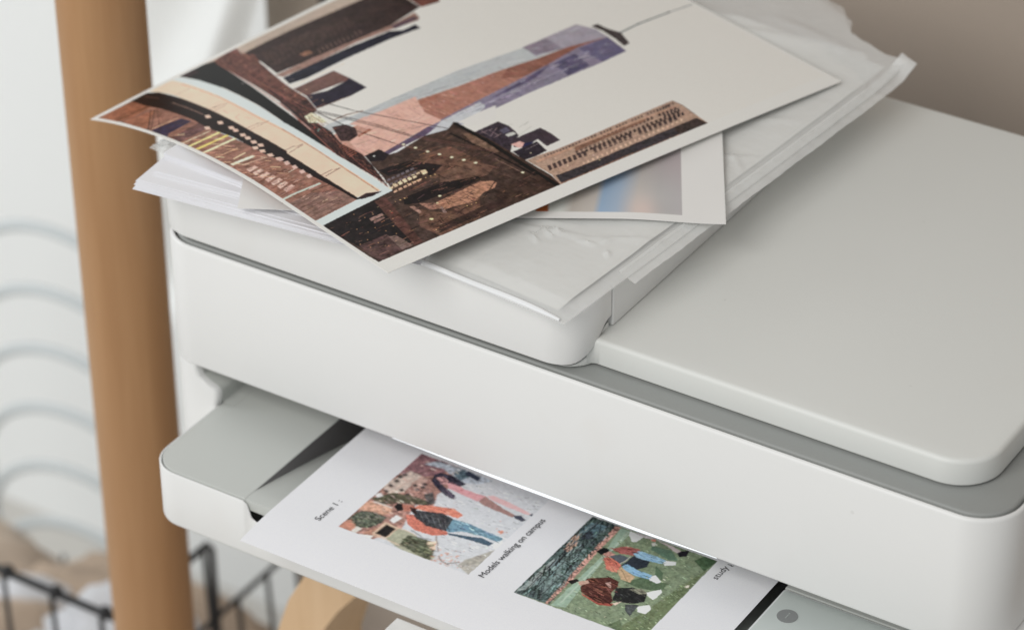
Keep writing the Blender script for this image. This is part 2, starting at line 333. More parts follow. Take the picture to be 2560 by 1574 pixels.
PRINT_ART = """
p 207,205,200 0 0 90,20;2312,20;2312,2785;90,2785
p 178,163,150 0.05 2 2318,630;2334,1056;2384,1466;2389,1965;1953,1788;2161,1453;2154,1016;2187,839
b 0 14 0 
m 0 0 0 90,20;2312,20;2312,2785;90,2785
p 62,48,46 0.25 1 2219,848;2225,993;2224,1176;2210,1384;2198,1596;2189,1813;2032,1737;1898,1724;1845,1487;1833,1200;1847,998;1853,786;2042,828
p 72,56,52 0.3 0 2127,887;2137,1053;2113,1407;1992,1380;1957,986;1933,824
p 150,122,112 0.12 1 1842,769;1853,1003;1851,1214;1845,1487;1871,1665;1809,1646;1786,1622;1802,1485;1821,1264;1793,957;1792,777
l 150,122,112 7.08 0 1867,1067;1916,1087
l 150,122,112 7.08 0 1869,1094;1917,1113
l 150,122,112 7.08 0 1870,1120;1918,1140
l 150,122,112 7.08 0 1871,1147;1920,1166
l 150,122,112 7.08 0 1873,1174;1921,1193
l 150,122,112 7.08 0 1874,1200;1922,1219
l 150,122,112 7.08 0 1875,1227;1923,1246
l 150,122,112 7.08 0 1877,1254;1924,1273
l 150,122,112 7.08 0 1878,1281;1926,1300
l 150,122,112 7.08 0 1880,1308;1927,1327
l 150,122,112 7.08 0 1881,1335;1928,1354
p 37,37,51 0.25 1 1785,771;1795,959;1805,1179;1798,1444;1754,1499;1762,1581;1709,1573;1724,1391;1713,1107;1684,844;1698,748
p 96,76,86 0.15 1 1837,1487;1839,1633;1804,1636;1797,1537;1795,1479
l 203,182,152 5.9 0 1668,732;1673,1064
l 120,88,66 4.72 0 2227,853;2239,1187;2217,1389;2203,1600
p 150,112,92 0.2 1 1948,992;1944,1050;1900,1045;1902,995
p 108,70,62 0.15 1 2037,1747;1962,1900;1870,1828;1890,1727;1900,1726
d 190,180,172 8.65 0 1735,779;1728,791;1750,1408
p 114,86,80 0.1 0 1634,724;1651,981;1527,981;1510,949;1523,716
p 47,41,56 0.12 1 1527,720;1492,823;1512,951;1529,982;1382,974;1364,860;1367,733;1372,666;1436,686
l 190,150,120 4.72 0 1376,669;1369,734;1366,861
p 178,181,182 0.03 2 1224,2176;1201,1813;1222,1412;1205,993;1192,783;1205,598;1137,427;1110,602;1119,726;1120,1024;1097,1308;1093,1563;1071,1807;1069,1975;1030,2210
p 158,152,162 0.05 1 1224,2176;1215,1984;1201,1813;1093,1794;1069,1975;1030,2210;1124,2218
p 136,126,138 0.06 1 1206,1807;1210,1959;1070,1955;1102,1802
p 166,122,108 0.09 1 1030,2210;1069,1975;1069,1804;1091,1561;1094,1306;1118,1022;1108,875;887,1035;923,1266;950,1493;992,1791;1035,2019
p 140,98,86 0.1 1 1030,2210;1069,1975;1069,1804;1087,1610;1023,1514;967,1611;992,1791;1035,2019
p 186,146,132 0.06 1 1108,875;1100,517;1014,320;852,516;845,549;816,632;887,885;891,1038
p 160,112,96 0.1 1 1098,1037;1093,1183;1066,1151;1070,1044
p 134,127,144 0.09 1 1030,2210;861,2182;845,2012;837,1771;827,1491;801,1163;784,1009;794,898;887,885;891,1038;923,1266;950,1493;992,1791;1035,2019
p 90,85,110 0.1 1 980,1812;995,1963;859,1939;845,1788
p 104,99,124 0.07 1 1022,2008;1026,2206;862,2180;848,2014;942,2012
p 92,84,112 0.1 1 933,1520;982,1782;927,1661;902,1453;899,1327
p 170,170,180 0.05 1 784,1009;801,1163;868,1159;881,1030;853,977
p 222,222,222 0 0 846,1111;845,1150;820,1119;820,1094
l 190,188,196 3.97 0 837,923;890,1442;910,1984
d 208,200,205 8.72 0 839,1196;1021,974
d 208,200,205 8.72 0 839,1250;1013,1027
d 208,200,205 8.72 0 838,1305;1032,1103
d 208,200,205 8.72 0 870,1389;1024,1157
d 208,200,205 8.72 0 869,1445;1043,1234
d 208,200,205 8.72 0 868,1501;1035,1288
d 208,200,205 8.72 0 901,1586;1055,1366
d 208,200,205 8.72 0 901,1643;1046,1420
d 208,200,205 8.72 0 900,1700;1067,1499
p 207,170,157 0.05 1 1135,676;1146,762;1140,875;1146,1084;1000,1018;882,1028;875,950;853,814;830,698;819,632;852,544;911,552;994,566;1019,636;1036,714;1106,692
l 188,148,136 2.62 0 971,580;1001,770
l 188,148,136 2.62 0 963,576;986,764
l 188,148,136 2.62 0 954,573;972,758
l 188,148,136 2.62 0 946,569;957,752
l 188,148,136 2.62 0 937,566;943,746
l 188,148,136 2.62 0 929,563;929,740
l 188,148,136 2.62 0 921,559;915,734
l 188,148,136 2.62 0 913,556;901,728
l 188,148,136 2.62 0 904,553;887,723
l 188,148,136 2.62 0 896,549;873,717
l 188,148,136 2.62 0 888,546;859,711
l 188,148,136 2.62 0 880,543;845,705
l 188,148,136 2.62 0 871,539;831,700
p 150,95,75 0.1 1 1019,636;1042,719;1021,722;1012,676;1003,630
p 99,85,106 0.1 1 819,629;850,812;878,945;845,955;821,886;806,744;791,635
p 205,205,207 0.03 1 791,635;796,704;800,771;798,841;759,770;781,679
p 188,190,193 0.05 1 817,879;845,955;877,1017;891,1134;906,1284;856,1279;833,1222;807,1105;832,1059;799,999
p 206,204,200 0 0 822,1077;833,1222;835,1322;731,1234;734,1139;771,1101
s 150,104,90 3.97 120 -66,14;1032,2093;1069,1804;1091,1561;1094,1306;1118,1022;1108,875;887,1035;950,1493;992,1791
s 190,150,136 3.97 110 -59,9;1048,1946;1078,1550;1101,1008;1061,584;845,549;887,885;923,1266;967,1611
s 112,105,128 3.97 100 -5,49;996,2168;908,2155;880,1788;842,1238;839,1095;868,1079;921,1469;963,1765
s 166,160,174 3.97 70 -4,40;996,2168;908,2155;880,1788;842,1238;839,1095;868,1079;921,1469;963,1765
s 166,168,172 3.97 60 -9,89;1217,2170;1194,1807;1215,1407;1185,778;1126,731;1103,1314;1078,1812;1092,2201
s 186,146,134 2.62 90 -6,73;971,580;862,551;824,636;884,951;1001,1000;1119,865
p 72,65,66 0.25 0 1162,2220;1161,2262;1098,2265;1023,2291;911,2250;907,2208;985,2224;1090,2232
l 112,118,120 25.77 0 1023,2291;1039,2427;1039,2627
l 132,138,140 17.84 0 1039,2627;1034,2734;1028,2854
d 85,90,92 26.17 0 1038,2422;1040,2633
p 170,144,128 0.1 0 353,1099;352,1175;343,1258;342,1462;349,1719;356,2019;293,2027;191,2013;83,2001;84,1883;78,1659;73,1370;72,1229;85,1073;183,1105
s 110,90,82 4.13 90 -13,-3;336,1112;338,1458;352,2015;195,2009;170,1457;185,1119
s 198,174,156 4.13 80 -13,-3;336,1112;338,1458;352,2015;195,2009;170,1457;185,1119
s 96,76,66 4.13 60 2,44;83,1100;91,1457;83,1919;83,1664;76,1232
p 106,88,80 0.1 0 335,1342;335,1354;319,1345;319,1333
p 106,88,80 0.1 0 335,1361;335,1373;319,1364;319,1353
p 106,88,80 0.1 0 335,1381;335,1392;319,1384;319,1372
p 106,88,80 0.1 0 335,1400;335,1412;319,1403;319,1391
p 106,88,80 0.1 0 335,1439;335,1451;319,1442;319,1430
p 106,88,80 0.1 0 335,1459;335,1470;319,1461;319,1450
p 106,88,80 0.1 0 336,1478;336,1490;319,1481;319,1469
p 106,88,80 0.1 0 336,1498;336,1510;320,1501;319,1489
p 106,88,80 0.1 0 336,1537;336,1549;320,1540;320,1528
p 106,88,80 0.1 0 336,1557;336,1569;320,1560;320,1548
p 106,88,80 0.1 0 336,1577;336,1588;320,1579;320,1568
p 106,88,80 0.1 0 336,1596;336,1608;320,1599;320,1587
p 106,88,80 0.1 0 337,1636;337,1648;320,1639;320,1627
p 106,88,80 0.1 0 337,1656;337,1668;321,1659;320,1647
p 106,88,80 0.1 0 337,1676;337,1688;321,1679;321,1667
p 106,88,80 0.1 0 337,1696;337,1708;321,1698;321,1686
p 106,88,80 0.1 0 337,1736;338,1748;321,1738;321,1726
p 106,88,80 0.1 0 338,1756;338,1768;321,1758;321,1746
p 106,88,80 0.1 0 338,1776;338,1788;322,1779;321,1766
p 106,88,80 0.1 0 338,1796;338,1808;322,1799;322,1787
p 106,88,80 0.1 0 338,1836;339,1848;322,1839;322,1827
p 106,88,80 0.1 0 339,1857;339,1869;322,1859;322,1847
p 106,88,80 0.1 0 339,1877;339,1889;323,1879;323,1867
p 106,88,80 0.1 0 339,1897;339,1909;323,1900;323,1888
p 106,88,80 0.1 0 340,1938;340,1950;323,1940;323,1928
p 106,88,80 0.1 0 340,1958;340,1971;324,1961;323,1949
p 106,88,80 0.1 0 340,1979;340,1991;324,1981;324,1969
p 106,88,80 0.1 0 340,1999;341,2011;324,2002;324,1989
p 74,60,58 0.1 0 307,1360;307,1374;277,1358;277,1344
p 74,60,58 0.1 0 307,1384;307,1399;277,1382;277,1368
p 74,60,58 0.1 0 307,1408;307,1423;277,1406;277,1392
p 74,60,58 0.1 0 307,1433;307,1447;277,1430;277,1416
p 74,60,58 0.1 0 307,1457;307,1472;277,1455;277,1440
p 74,60,58 0.1 0 307,1481;307,1496;277,1479;277,1464
p 74,60,58 0.1 0 307,1530;307,1545;277,1528;277,1513
p 74,60,58 0.1 0 307,1555;307,1569;277,1552;277,1538
p 74,60,58 0.1 0 307,1579;307,1594;277,1577;277,1562
p 74,60,58 0.1 0 307,1604;307,1619;277,1602;277,1587
p 74,60,58 0.1 0 307,1629;307,1643;277,1626;277,1611
p 74,60,58 0.1 0 307,1653;308,1668;277,1651;277,1636
p 74,60,58 0.1 0 308,1703;308,1718;277,1700;277,1686
p 74,60,58 0.1 0 308,1728;308,1743;277,1725;277,1710
p 74,60,58 0.1 0 308,1753;308,1768;277,1750;277,1735
p 74,60,58 0.1 0 308,1778;308,1793;277,1775;277,1760
p 74,60,58 0.1 0 308,1803;308,1818;277,1800;277,1785
p 74,60,58 0.1 0 308,1828;308,1843;278,1825;277,1810
p 74,60,58 0.1 0 309,1878;309,1894;278,1876;278,1860
p 74,60,58 0.1 0 309,1904;309,1919;278,1901;278,1886
p 74,60,58 0.1 0 309,1929;309,1944;278,1926;278,1911
p 74,60,58 0.1 0 309,1954;309,1970;278,1951;278,1936
p 74,60,58 0.1 0 309,1980;309,1995;278,1977;278,1962
p 110,92,84 0.1 0 339,1192;339,1202;324,1193;324,1184
p 110,92,84 0.1 0 338,1210;338,1220;323,1212;323,1202
p 110,92,84 0.1 0 338,1228;337,1238;322,1230;322,1220
p 110,92,84 0.1 0 337,1246;336,1256;321,1248;322,1238
p 110,92,84 0.1 0 336,1264;335,1274;320,1266;321,1256
p 110,92,84 0.1 0 335,1282;334,1292;319,1284;320,1274
p 110,92,84 0.1 0 334,1300;333,1310;318,1302;319,1292
p 110,92,84 0.1 0 333,1319;333,1329;318,1320;318,1310
p 110,92,84 0.1 0 332,1337;332,1347;317,1339;317,1329
p 110,92,84 0.1 0 331,1355;331,1365;316,1357;316,1347
p 70,58,56 0.1 0 272,1328;271,1344;240,1327;240,1311
p 70,58,56 0.1 0 271,1355;271,1371;239,1354;239,1338
p 70,58,56 0.1 0 271,1382;271,1398;239,1381;239,1364
p 70,58,56 0.1 0 271,1409;270,1425;239,1407;239,1391
p 70,58,56 0.1 0 270,1436;270,1452;238,1434;238,1418
p 70,58,56 0.1 0 270,1463;270,1479;238,1461;238,1445
p 70,58,56 0.1 0 270,1490;270,1506;238,1488;238,1472
p 70,58,56 0.1 0 270,1517;269,1533;237,1515;237,1499
p 70,58,56 0.1 0 269,1544;269,1560;237,1542;237,1526
p 70,58,56 0.1 0 269,1571;269,1588;237,1570;237,1553
p 70,58,56 0.1 0 269,1599;269,1615;236,1597;237,1580
p 70,58,56 0.1 0 269,1626;268,1642;236,1624;236,1608
p 70,58,56 0.1 0 268,1653;268,1670;236,1651;236,1635
p 70,58,56 0.1 0 268,1681;268,1697;236,1679;236,1662
p 70,58,56 0.1 0 268,1708;268,1725;235,1706;236,1690
p 70,58,56 0.1 0 268,1736;268,1753;235,1734;235,1717
p 70,58,56 0.1 0 268,1764;268,1780;235,1762;235,1745
p 70,58,56 0.1 0 267,1791;267,1808;235,1789;235,1773
p 70,58,56 0.1 0 267,1819;267,1836;235,1817;235,1801
p 70,58,56 0.1 0 267,1847;267,1864;235,1845;235,1828
p 70,58,56 0.1 0 267,1875;267,1892;234,1873;234,1856
p 70,58,56 0.1 0 267,1903;267,1920;234,1901;234,1884
p 70,58,56 0.1 0 267,1931;267,1948;234,1929;234,1912
p 70,58,56 0.1 0 267,1959;267,1976;234,1957;234,1940
p 78,64,63 0.1 0 259,1142;258,1161;216,1138;216,1120
p 78,64,63 0.1 0 258,1172;257,1191;215,1168;215,1149
p 78,64,63 0.1 0 257,1202;256,1221;214,1198;214,1179
p 78,64,63 0.1 0 256,1232;256,1251;213,1228;213,1209
p 78,64,63 0.1 0 255,1262;255,1281;212,1258;213,1239
p 78,64,63 0.1 0 255,1293;254,1311;211,1288;212,1269
p 78,64,63 0.1 0 254,1323;253,1342;210,1318;211,1299
p 78,64,63 0.1 0 253,1353;252,1372;209,1348;210,1330
p 78,64,63 0.1 0 251,1414;251,1433;208,1409;208,1390
p 78,64,63 0.1 0 251,1445;250,1464;207,1440;207,1421
p 78,64,63 0.1 0 250,1475;249,1494;206,1470;207,1451
p 78,64,63 0.1 0 249,1506;249,1525;205,1501;206,1482
p 78,64,63 0.1 0 248,1537;248,1556;205,1532;205,1513
p 78,64,63 0.1 0 248,1568;247,1587;204,1563;204,1543
p 78,64,63 0.1 0 247,1599;247,1618;203,1593;204,1574
p 78,64,63 0.1 0 246,1630;246,1649;202,1624;203,1605
p 78,64,63 0.1 0 245,1692;245,1712;201,1687;201,1667
p 78,64,63 0.1 0 244,1724;244,1743;200,1718;201,1699
p 78,64,63 0.1 0 244,1755;243,1775;200,1749;200,1730
p 78,64,63 0.1 0 243,1786;243,1806;199,1781;199,1761
p 78,64,63 0.1 0 243,1818;242,1838;198,1812;199,1793
p 78,64,63 0.1 0 242,1850;242,1869;198,1844;198,1824
p 78,64,63 0.1 0 241,1881;241,1901;197,1875;197,1856
p 78,64,63 0.1 0 241,1913;240,1933;196,1907;197,1888
p 182,148,128 0.1 0 323,1128;316,1375;317,1661;307,2018;297,2012;305,1650;300,1361;304,1126
l 196,168,148 6.88 0 256,1112;262,1539;267,1988
l 196,168,148 5.51 0 209,1113;218,1500;196,1988
p 134,102,86 0.15 0 307,1352;298,1572;304,1794;288,1788;278,1554;272,1328
p 66,61,65 0.25 0 163,1114;154,1372;158,1661;161,1889;160,1995;83,2000;93,1928;97,1676;97,1462;94,1248;101,1090
p 142,110,94 0.2 0 100,1088;97,1251;100,1465;97,1676;97,1844;82,1815;78,1659;75,1372;84,1079
p 206,178,156 0.1 0 177,1287;178,1299;161,1290;161,1278
p 206,178,156 0.1 0 178,1317;178,1328;162,1319;161,1307
p 206,178,156 0.1 0 179,1346;179,1358;162,1349;162,1337
p 206,178,156 0.1 0 180,1376;180,1387;163,1378;163,1366
p 206,178,156 0.1 0 180,1405;181,1417;164,1408;164,1396
p 206,178,156 0.1 0 181,1435;181,1447;165,1437;164,1425
p 206,178,156 0.1 0 182,1465;182,1476;165,1467;165,1455
p 206,178,156 0.1 0 183,1494;183,1506;166,1497;166,1485
p 206,178,156 0.1 0 184,1524;184,1536;167,1527;167,1515
p 206,178,156 0.1 0 184,1554;185,1566;168,1557;167,1545
p 206,178,156 0.1 0 185,1584;186,1596;169,1587;168,1575
p 206,178,156 0.1 0 186,1614;186,1627;169,1617;169,1605
p 206,178,156 0.1 0 187,1645;187,1657;170,1647;170,1635
p 206,178,156 0.1 0 188,1675;188,1687;171,1677;171,1665
p 206,178,156 0.1 0 189,1705;189,1718;172,1708;172,1696
p 206,178,156 0.1 0 190,1736;190,1748;173,1738;173,1726
p 206,178,156 0.1 0 191,1766;191,1779;174,1769;174,1757
p 206,178,156 0.1 0 192,1797;192,1809;175,1800;174,1787
p 206,178,156 0.1 0 193,1828;193,1840;176,1830;175,1818
p 206,178,156 0.1 0 194,1859;194,1871;177,1861;176,1849
p 206,178,156 0.1 0 195,1890;195,1902;178,1892;177,1880
p 206,178,156 0.1 0 196,1921;196,1933;179,1923;178,1911
p 96,80,74 0.1 0 95,1333;95,1350;75,1339;75,1322
p 96,80,74 0.1 0 95,1367;95,1383;75,1372;75,1355
p 96,80,74 0.1 0 95,1400;96,1417;75,1405;75,1389
p 96,80,74 0.1 0 96,1434;96,1450;75,1439;75,1422
p 96,80,74 0.1 0 96,1467;96,1484;76,1473;76,1456
p 96,80,74 0.1 0 96,1501;96,1518;76,1506;76,1490
p 96,80,74 0.1 0 96,1535;97,1552;76,1540;76,1523
p 96,80,74 0.1 0 97,1569;97,1586;76,1574;76,1557
p 96,80,74 0.1 0 97,1603;97,1620;77,1608;77,1591
p 96,80,74 0.1 0 97,1637;98,1654;77,1642;77,1625
p 96,80,74 0.1 0 98,1671;98,1689;77,1677;77,1660
p 96,80,74 0.1 0 98,1706;98,1723;78,1711;78,1694
p 96,80,74 0.1 0 99,1740;99,1758;78,1746;78,1728
p 96,80,74 0.1 0 99,1775;99,1792;78,1780;78,1763
p 70,60,58 0.4 0 157,1841;162,1993;83,2000;84,1883;86,1819
l 92,82,76 6.88 0 354,2017;281,2024;190,2012
p 66,58,58 0.1 0 336,1897;336,1908;315,1896;315,1885
p 66,58,58 0.1 0 336,1915;337,1926;315,1914;315,1903
p 66,58,58 0.1 0 337,1933;337,1944;315,1931;315,1921
p 66,58,58 0.1 0 337,1951;337,1962;316,1949;316,1939
p 66,58,58 0.1 0 337,1969;337,1980;316,1967;316,1957
p 60,54,56 0.1 0 280,1889;280,1903;255,1888;255,1875
p 60,54,56 0.1 0 280,1912;280,1925;255,1910;255,1897
p 60,54,56 0.1 0 280,1934;280,1947;255,1933;255,1919
p 60,54,56 0.1 0 281,1956;281,1970;256,1955;256,1942
p 60,54,56 0.1 0 281,1979;281,1992;256,1978;256,1964
p 52,48,52 0.1 0 241,1890;241,1906;216,1891;216,1876
p 52,48,52 0.1 0 241,1916;241,1931;216,1917;216,1901
p 52,48,52 0.1 0 241,1942;241,1957;216,1943;216,1927
p 52,48,52 0.1 0 241,1968;241,1983;216,1968;216,1953
d 230,210,170 12.11 0 147,1367;87,1256;86,1361
p 64,56,65 0.3 0 702,1083;710,1230;651,1243;592,1234;547,1219;524,1162;458,1092;586,1083
l 150,130,134 6.88 0 676,1090;673,1163
l 150,130,134 6.88 0 693,1111;630,1113
l 150,130,134 6.88 0 622,1107;668,1187
l 150,130,134 6.88 0 674,1144;604,1147
l 150,130,134 6.88 0 604,1112;614,1169
p 96,92,108 0.1 0 645,1181;645,1224;603,1216;607,1177
p 190,190,185 0.1 0 594,1177;593,1221;567,1220;569,1173
p 70,60,68 0.12 0 538,1161;542,1347;467,1352;397,1344;392,1258;468,1268;451,1169;480,1132
p 214,168,160 0.12 0 507,1137;506,1189;465,1199;458,1148
p 48,50,84 0.1 0 479,1193;461,1241;446,1193;453,1158
p 52,46,54 0.15 0 451,1100;455,1250;361,1232;354,1156;359,1091
l 150,140,142 5.51 0 447,1250;364,1231
l 150,140,142 5.51 0 427,1156;435,1240
d 235,220,190 12.11 0 392,1159
l 160,160,150 4.13 0 605,1267;620,1343;605,1302
l 160,160,150 4.13 0 548,1218;579,1326
l 160,160,150 4.13 0 658,1235;646,1267
p 78,62,56 0.3 1 847,546;854,628;789,633;781,679;820,872;799,999;836,1063;820,1075;787,1071;635,1090;349,1096;176,1098;84,1077;95,24;488,-3;530,450;637,486;762,517
p 42,35,36 0.25 1 709,506;684,677;602,843;565,825;522,661;592,667;640,514
p 108,82,70 0.3 1 684,677;679,906;483,928;438,890;439,733;507,648;560,769
p 40,33,34 0.25 1 447,446;440,670;445,897;348,815;355,638;368,470;400,413
p 106,80,68 0.35 1 331,440;235,502;231,717;94,602;86,374;210,350
p 42,36,37 0.3 1 492,6;515,359;381,299;132,239;118,37;233,37
p 86,66,64 0.4 1 254,41;252,192;106,198;96,25
p 120,100,94 0.3 1 231,188;217,221;108,226;108,167
p 92,64,58 0.3 1 505,325;504,389;102,278;102,233;373,293
p 150,122,114 0.2 0 404,216;403,286;385,287;380,209
p 140,110,104 0.2 0 374,217;375,276;360,272;357,208
p 120,112,116 0.08 0 618,487;619,507;604,499;603,478
p 112,100,104 0.08 0 584,475;585,496;570,487;569,466
p 226,198,168 0.08 0 556,451;557,472;541,463;540,443
p 228,200,170 0.08 0 571,484;572,504;557,496;556,475
p 214,176,150 0.08 0 521,449;522,469;507,460;506,440
p 120,112,116 0.08 0 620,516;621,536;606,527;604,507
p 112,100,104 0.08 0 586,504;587,524;571,516;570,496
p 226,198,168 0.08 0 557,481;558,502;543,493;542,472
p 228,200,170 0.08 0 573,513;574,533;558,524;557,504
p 214,176,150 0.08 0 522,478;524,499;508,490;507,469
p 120,112,116 0.08 0 621,545;623,565;607,556;606,536
p 112,100,104 0.08 0 587,533;589,553;573,544;572,525
p 226,198,168 0.08 0 559,510;560,530;545,522;544,502
p 228,200,170 0.08 0 574,542;575,562;560,553;559,533
p 214,176,150 0.08 0 524,507;525,527;510,519;509,499
p 120,112,116 0.08 0 623,573;624,593;609,585;608,565
p 112,100,104 0.08 0 589,562;590,582;575,573;574,553
p 226,198,168 0.08 0 560,539;562,559;546,550;545,530
p 228,200,170 0.08 0 576,570;577,590;562,582;561,562
p 214,176,150 0.08 0 526,536;527,556;512,547;510,527
p 120,112,116 0.08 0 625,602;626,622;611,614;609,593
p 112,100,104 0.08 0 591,590;592,611;577,602;575,582
p 226,198,168 0.08 0 562,567;563,587;548,579;547,559
p 228,200,170 0.08 0 578,599;579,619;563,610;562,590
p 214,176,150 0.08 0 527,565;528,585;513,576;512,556
p 120,112,116 0.08 0 627,631;628,651;612,643;611,622
p 112,100,104 0.08 0 592,619;594,639;578,631;577,611
p 226,198,168 0.08 0 564,596;565,616;550,608;548,587
p 228,200,170 0.08 0 579,628;581,648;565,639;564,619
p 214,176,150 0.08 0 529,593;530,613;515,605;514,585
p 228,196,164 0.1 0 584,654;579,682;548,671;548,644
d 220,170,130 13.46 0 626,710
p 172,130,108 0.2 0 322,535;341,809;309,857;285,863;256,822;256,761;223,682;255,518
p 150,114,100 0.25 0 368,470;318,532;264,525;293,473;330,472
p 160,128,116 0.2 0 370,420;362,439;300,433;296,416
l 50,38,36 10.49 0 303,872;212,717
l 120,90,78 5.24 0 283,516;293,715
p 150,126,120 0.2 0 288,526;275,534;226,520;232,505
d 240,225,185 25 0 356,585
d 236,222,170 28.85 0 226,430
d 240,225,180 19.23 0 315,537
d 180,70,66 13.46 0 378,326
s 120,88,74 6.56 150 0,46;763,626;772,983;591,1017;87,596;111,267;109,48;473,30;505,435
s 34,28,30 6.56 130 0,59;763,626;772,983;591,1017;87,596;111,267;109,48;473,30;505,435
s 140,112,96 3.93 60 -1,16;763,626;772,983;591,1017;87,596;111,267;109,48;473,30;505,435
s 210,170,130 3.93 26 -1,5;763,626;772,983;591,1017;87,596;111,267;109,48;473,30;505,435
l 88,70,64 4.72 0 2032,833;2016,1649
l 88,70,64 4.72 0 2049,848;2031,1662
l 88,70,64 4.72 0 2066,863;2047,1675
l 88,70,64 4.72 0 2084,877;2062,1688
l 88,70,64 4.72 0 2101,892;2078,1702
l 44,34,33 5.9 0 2097,903;1954,839
l 44,34,33 5.9 0 2093,930;1950,866
l 44,34,33 5.9 0 2089,958;1947,894
l 44,34,33 5.9 0 2085,985;1943,922
l 44,34,33 5.9 0 2080,1013;1940,950
l 44,34,33 5.9 0 2076,1040;1937,977
l 44,34,33 5.9 0 2072,1068;1933,1005
l 44,34,33 5.9 0 2068,1096;1930,1034
l 44,34,33 5.9 0 2065,1124;1927,1062
l 44,34,33 5.9 0 2061,1152;1924,1090
l 44,34,33 5.9 0 2057,1180;1921,1118
l 44,34,33 5.9 0 2053,1208;1918,1147
l 44,34,33 5.9 0 2050,1236;1915,1175
l 44,34,33 5.9 0 2046,1265;1912,1204
l 44,34,33 5.9 0 2043,1293;1909,1232
l 44,34,33 5.9 0 2039,1322;1907,1261
l 44,34,33 5.9 0 2036,1350;1904,1290
l 44,34,33 5.9 0 2033,1379;1901,1319
l 44,34,33 5.9 0 2029,1408;1899,1348
l 44,34,33 5.9 0 2026,1436;1896,1377
l 44,34,33 5.9 0 2023,1465;1893,1406
l 44,34,33 5.9 0 2020,1494;1891,1435
l 44,34,33 5.9 0 2017,1523;1888,1464
l 44,34,33 5.9 0 2014,1553;1886,1494
l 44,34,33 5.9 0 2011,1582;1884,1523
l 44,34,33 5.9 0 2008,1611;1881,1553
d 226,176,130 7.69 0 524,224
d 250,206,150 9.62 0 532,539
d 226,176,130 7.69 0 376,227
d 250,206,150 9.62 0 141,389
d 226,176,130 7.69 0 229,230
d 250,206,150 9.62 0 213,626
d 226,176,130 7.69 0 211,71
d 250,206,150 9.62 0 529,564
d 226,176,130 7.69 0 336,298
d 250,206,150 9.62 0 138,414
d 226,176,130 7.69 0 317,138
d 250,206,150 9.62 0 210,650
d 226,176,130 7.69 0 172,141
d 250,206,150 9.62 0 526,589
d 226,176,130 7.69 0 425,206
d 250,206,150 9.62 0 135,439
d 226,176,130 7.69 0 278,209
d 250,206,150 9.62 0 208,675
d 226,176,130 7.69 0 260,50
d 250,206,150 9.62 0 524,613
d 226,176,130 7.69 0 386,278
d 250,206,150 9.62 0 132,464
d 226,176,130 7.69 0 367,117
d 250,206,150 9.62 0 444,398
d 226,176,130 7.69 0 221,121
d 250,206,150 9.62 0 521,638
d 226,176,130 7.69 0 475,185
d 250,206,150 9.62 0 129,489
d 226,176,130 7.69 0 327,188
d 250,206,150 9.62 0 442,424
d 226,176,130 7.69 0 182,191
d 250,206,150 9.62 0 519,663
d 226,176,130 7.69 0 435,257
d 250,206,150 9.62 0 127,513
d 226,176,130 7.69 0 288,260
d 250,206,150 9.62 0 439,449
d 226,176,130 7.69 0 270,100
d 250,206,150 9.62 0 516,688
d 226,176,130 7.69 0 396,329
d 250,206,150 9.62 0 124,537
p 124,100,86 0.3 0 737,1030;706,1052;585,1068;491,1051;496,1028;611,1001
p 114,88,76 0.3 1 514,756;499,907;401,947;365,876;405,761;447,660;518,718
l 28,24,27 55.06 0 823,1060;596,1071;309,1062;87,1062
l 34,28,30 30.28 0 762,981;473,1022;193,1044
l 136,110,98 11.01 0 456,994;298,1010
l 126,102,92 11.01 0 228,950;102,978
p 70,54,48 0.35 1 237,809;222,1056;100,1046;98,975;103,722
p 66,50,46 0.3 1 160,463;169,751;136,871;118,735;112,381;164,425
s 116,88,74 5.51 120 2,44;726,1027;302,1055;100,1046;90,832;73,415;98,368;549,744;531,933
s 40,32,32 5.51 110 -56,11;726,1027;302,1055;100,1046;90,832;73,415;98,368;549,744;531,933
p 27,23,24 0.2 1 2326,635;2289,713;1966,644;1540,560;1191,505;941,446;1021,457;1243,451;1621,503;1946,530;2126,502;2151,528;2325,514;2341,600
p 60,45,48 0.2 1 2330,523;2320,608;2246,591;2260,520
d 150,145,142 10.38 0 1908,617
d 150,145,142 12.38 0 1902,615
p 104,70,62 0.28 0 2287,712;2335,878;2224,839;2146,864;2036,818;1851,766;1685,726;1497,703;1370,661;1343,586;1396,580;1490,581;1792,628;2087,673
p 70,46,44 0.3 0 1777,653;1654,645;1416,618;1336,592;1292,535;1482,574
p 62,43,42 0.3 0 1567,592;1485,692;1356,652;1315,563;1271,575;1138,569;1014,530;868,543;762,517;554,450;607,461;945,449;1198,506
p 70,52,52 0.4 0 1169,599;1149,661;1084,675;1019,636;1004,573;1031,543
p 44,36,40 0.2 0 850,542;854,631;786,637;759,584;792,527
d 240,240,235 17.31 0 820,574
l 190,112,84 6.56 0 990,502;997,549
l 190,112,84 6.56 0 973,499;980,546
l 190,112,84 6.56 0 956,495;963,542
l 190,112,84 6.56 0 939,492;946,539
l 190,112,84 6.56 0 922,489;929,536
l 190,112,84 6.56 0 905,485;912,533
l 190,112,84 6.56 0 888,482;895,530
l 150,96,84 10.49 0 1562,588;1306,524;1136,490;945,449
l 142,90,80 9.18 0 1563,627;1350,609;1180,556;840,483;565,452
l 128,84,76 7.87 0 1579,613;1306,556;1154,536
l 150,98,86 10.62 0 2247,703;1818,624;1464,561;1188,508
l 146,96,84 9.44 0 2027,704;1689,647;1368,634
d 235,90,70 11.54 0 1221,535
d 150,225,215 13.46 0 1193,542;1184,528
d 222,190,160 12.11 0 1667,698;1581,760;1567,715;1492,722;1424,741
p 238,228,194 0.06 0 1349,575;1358,621;1319,624;1232,622;1231,596;1279,548
l 96,72,58 5.24 0 1363,600;1300,578
l 96,72,58 5.24 0 1343,601;1283,582
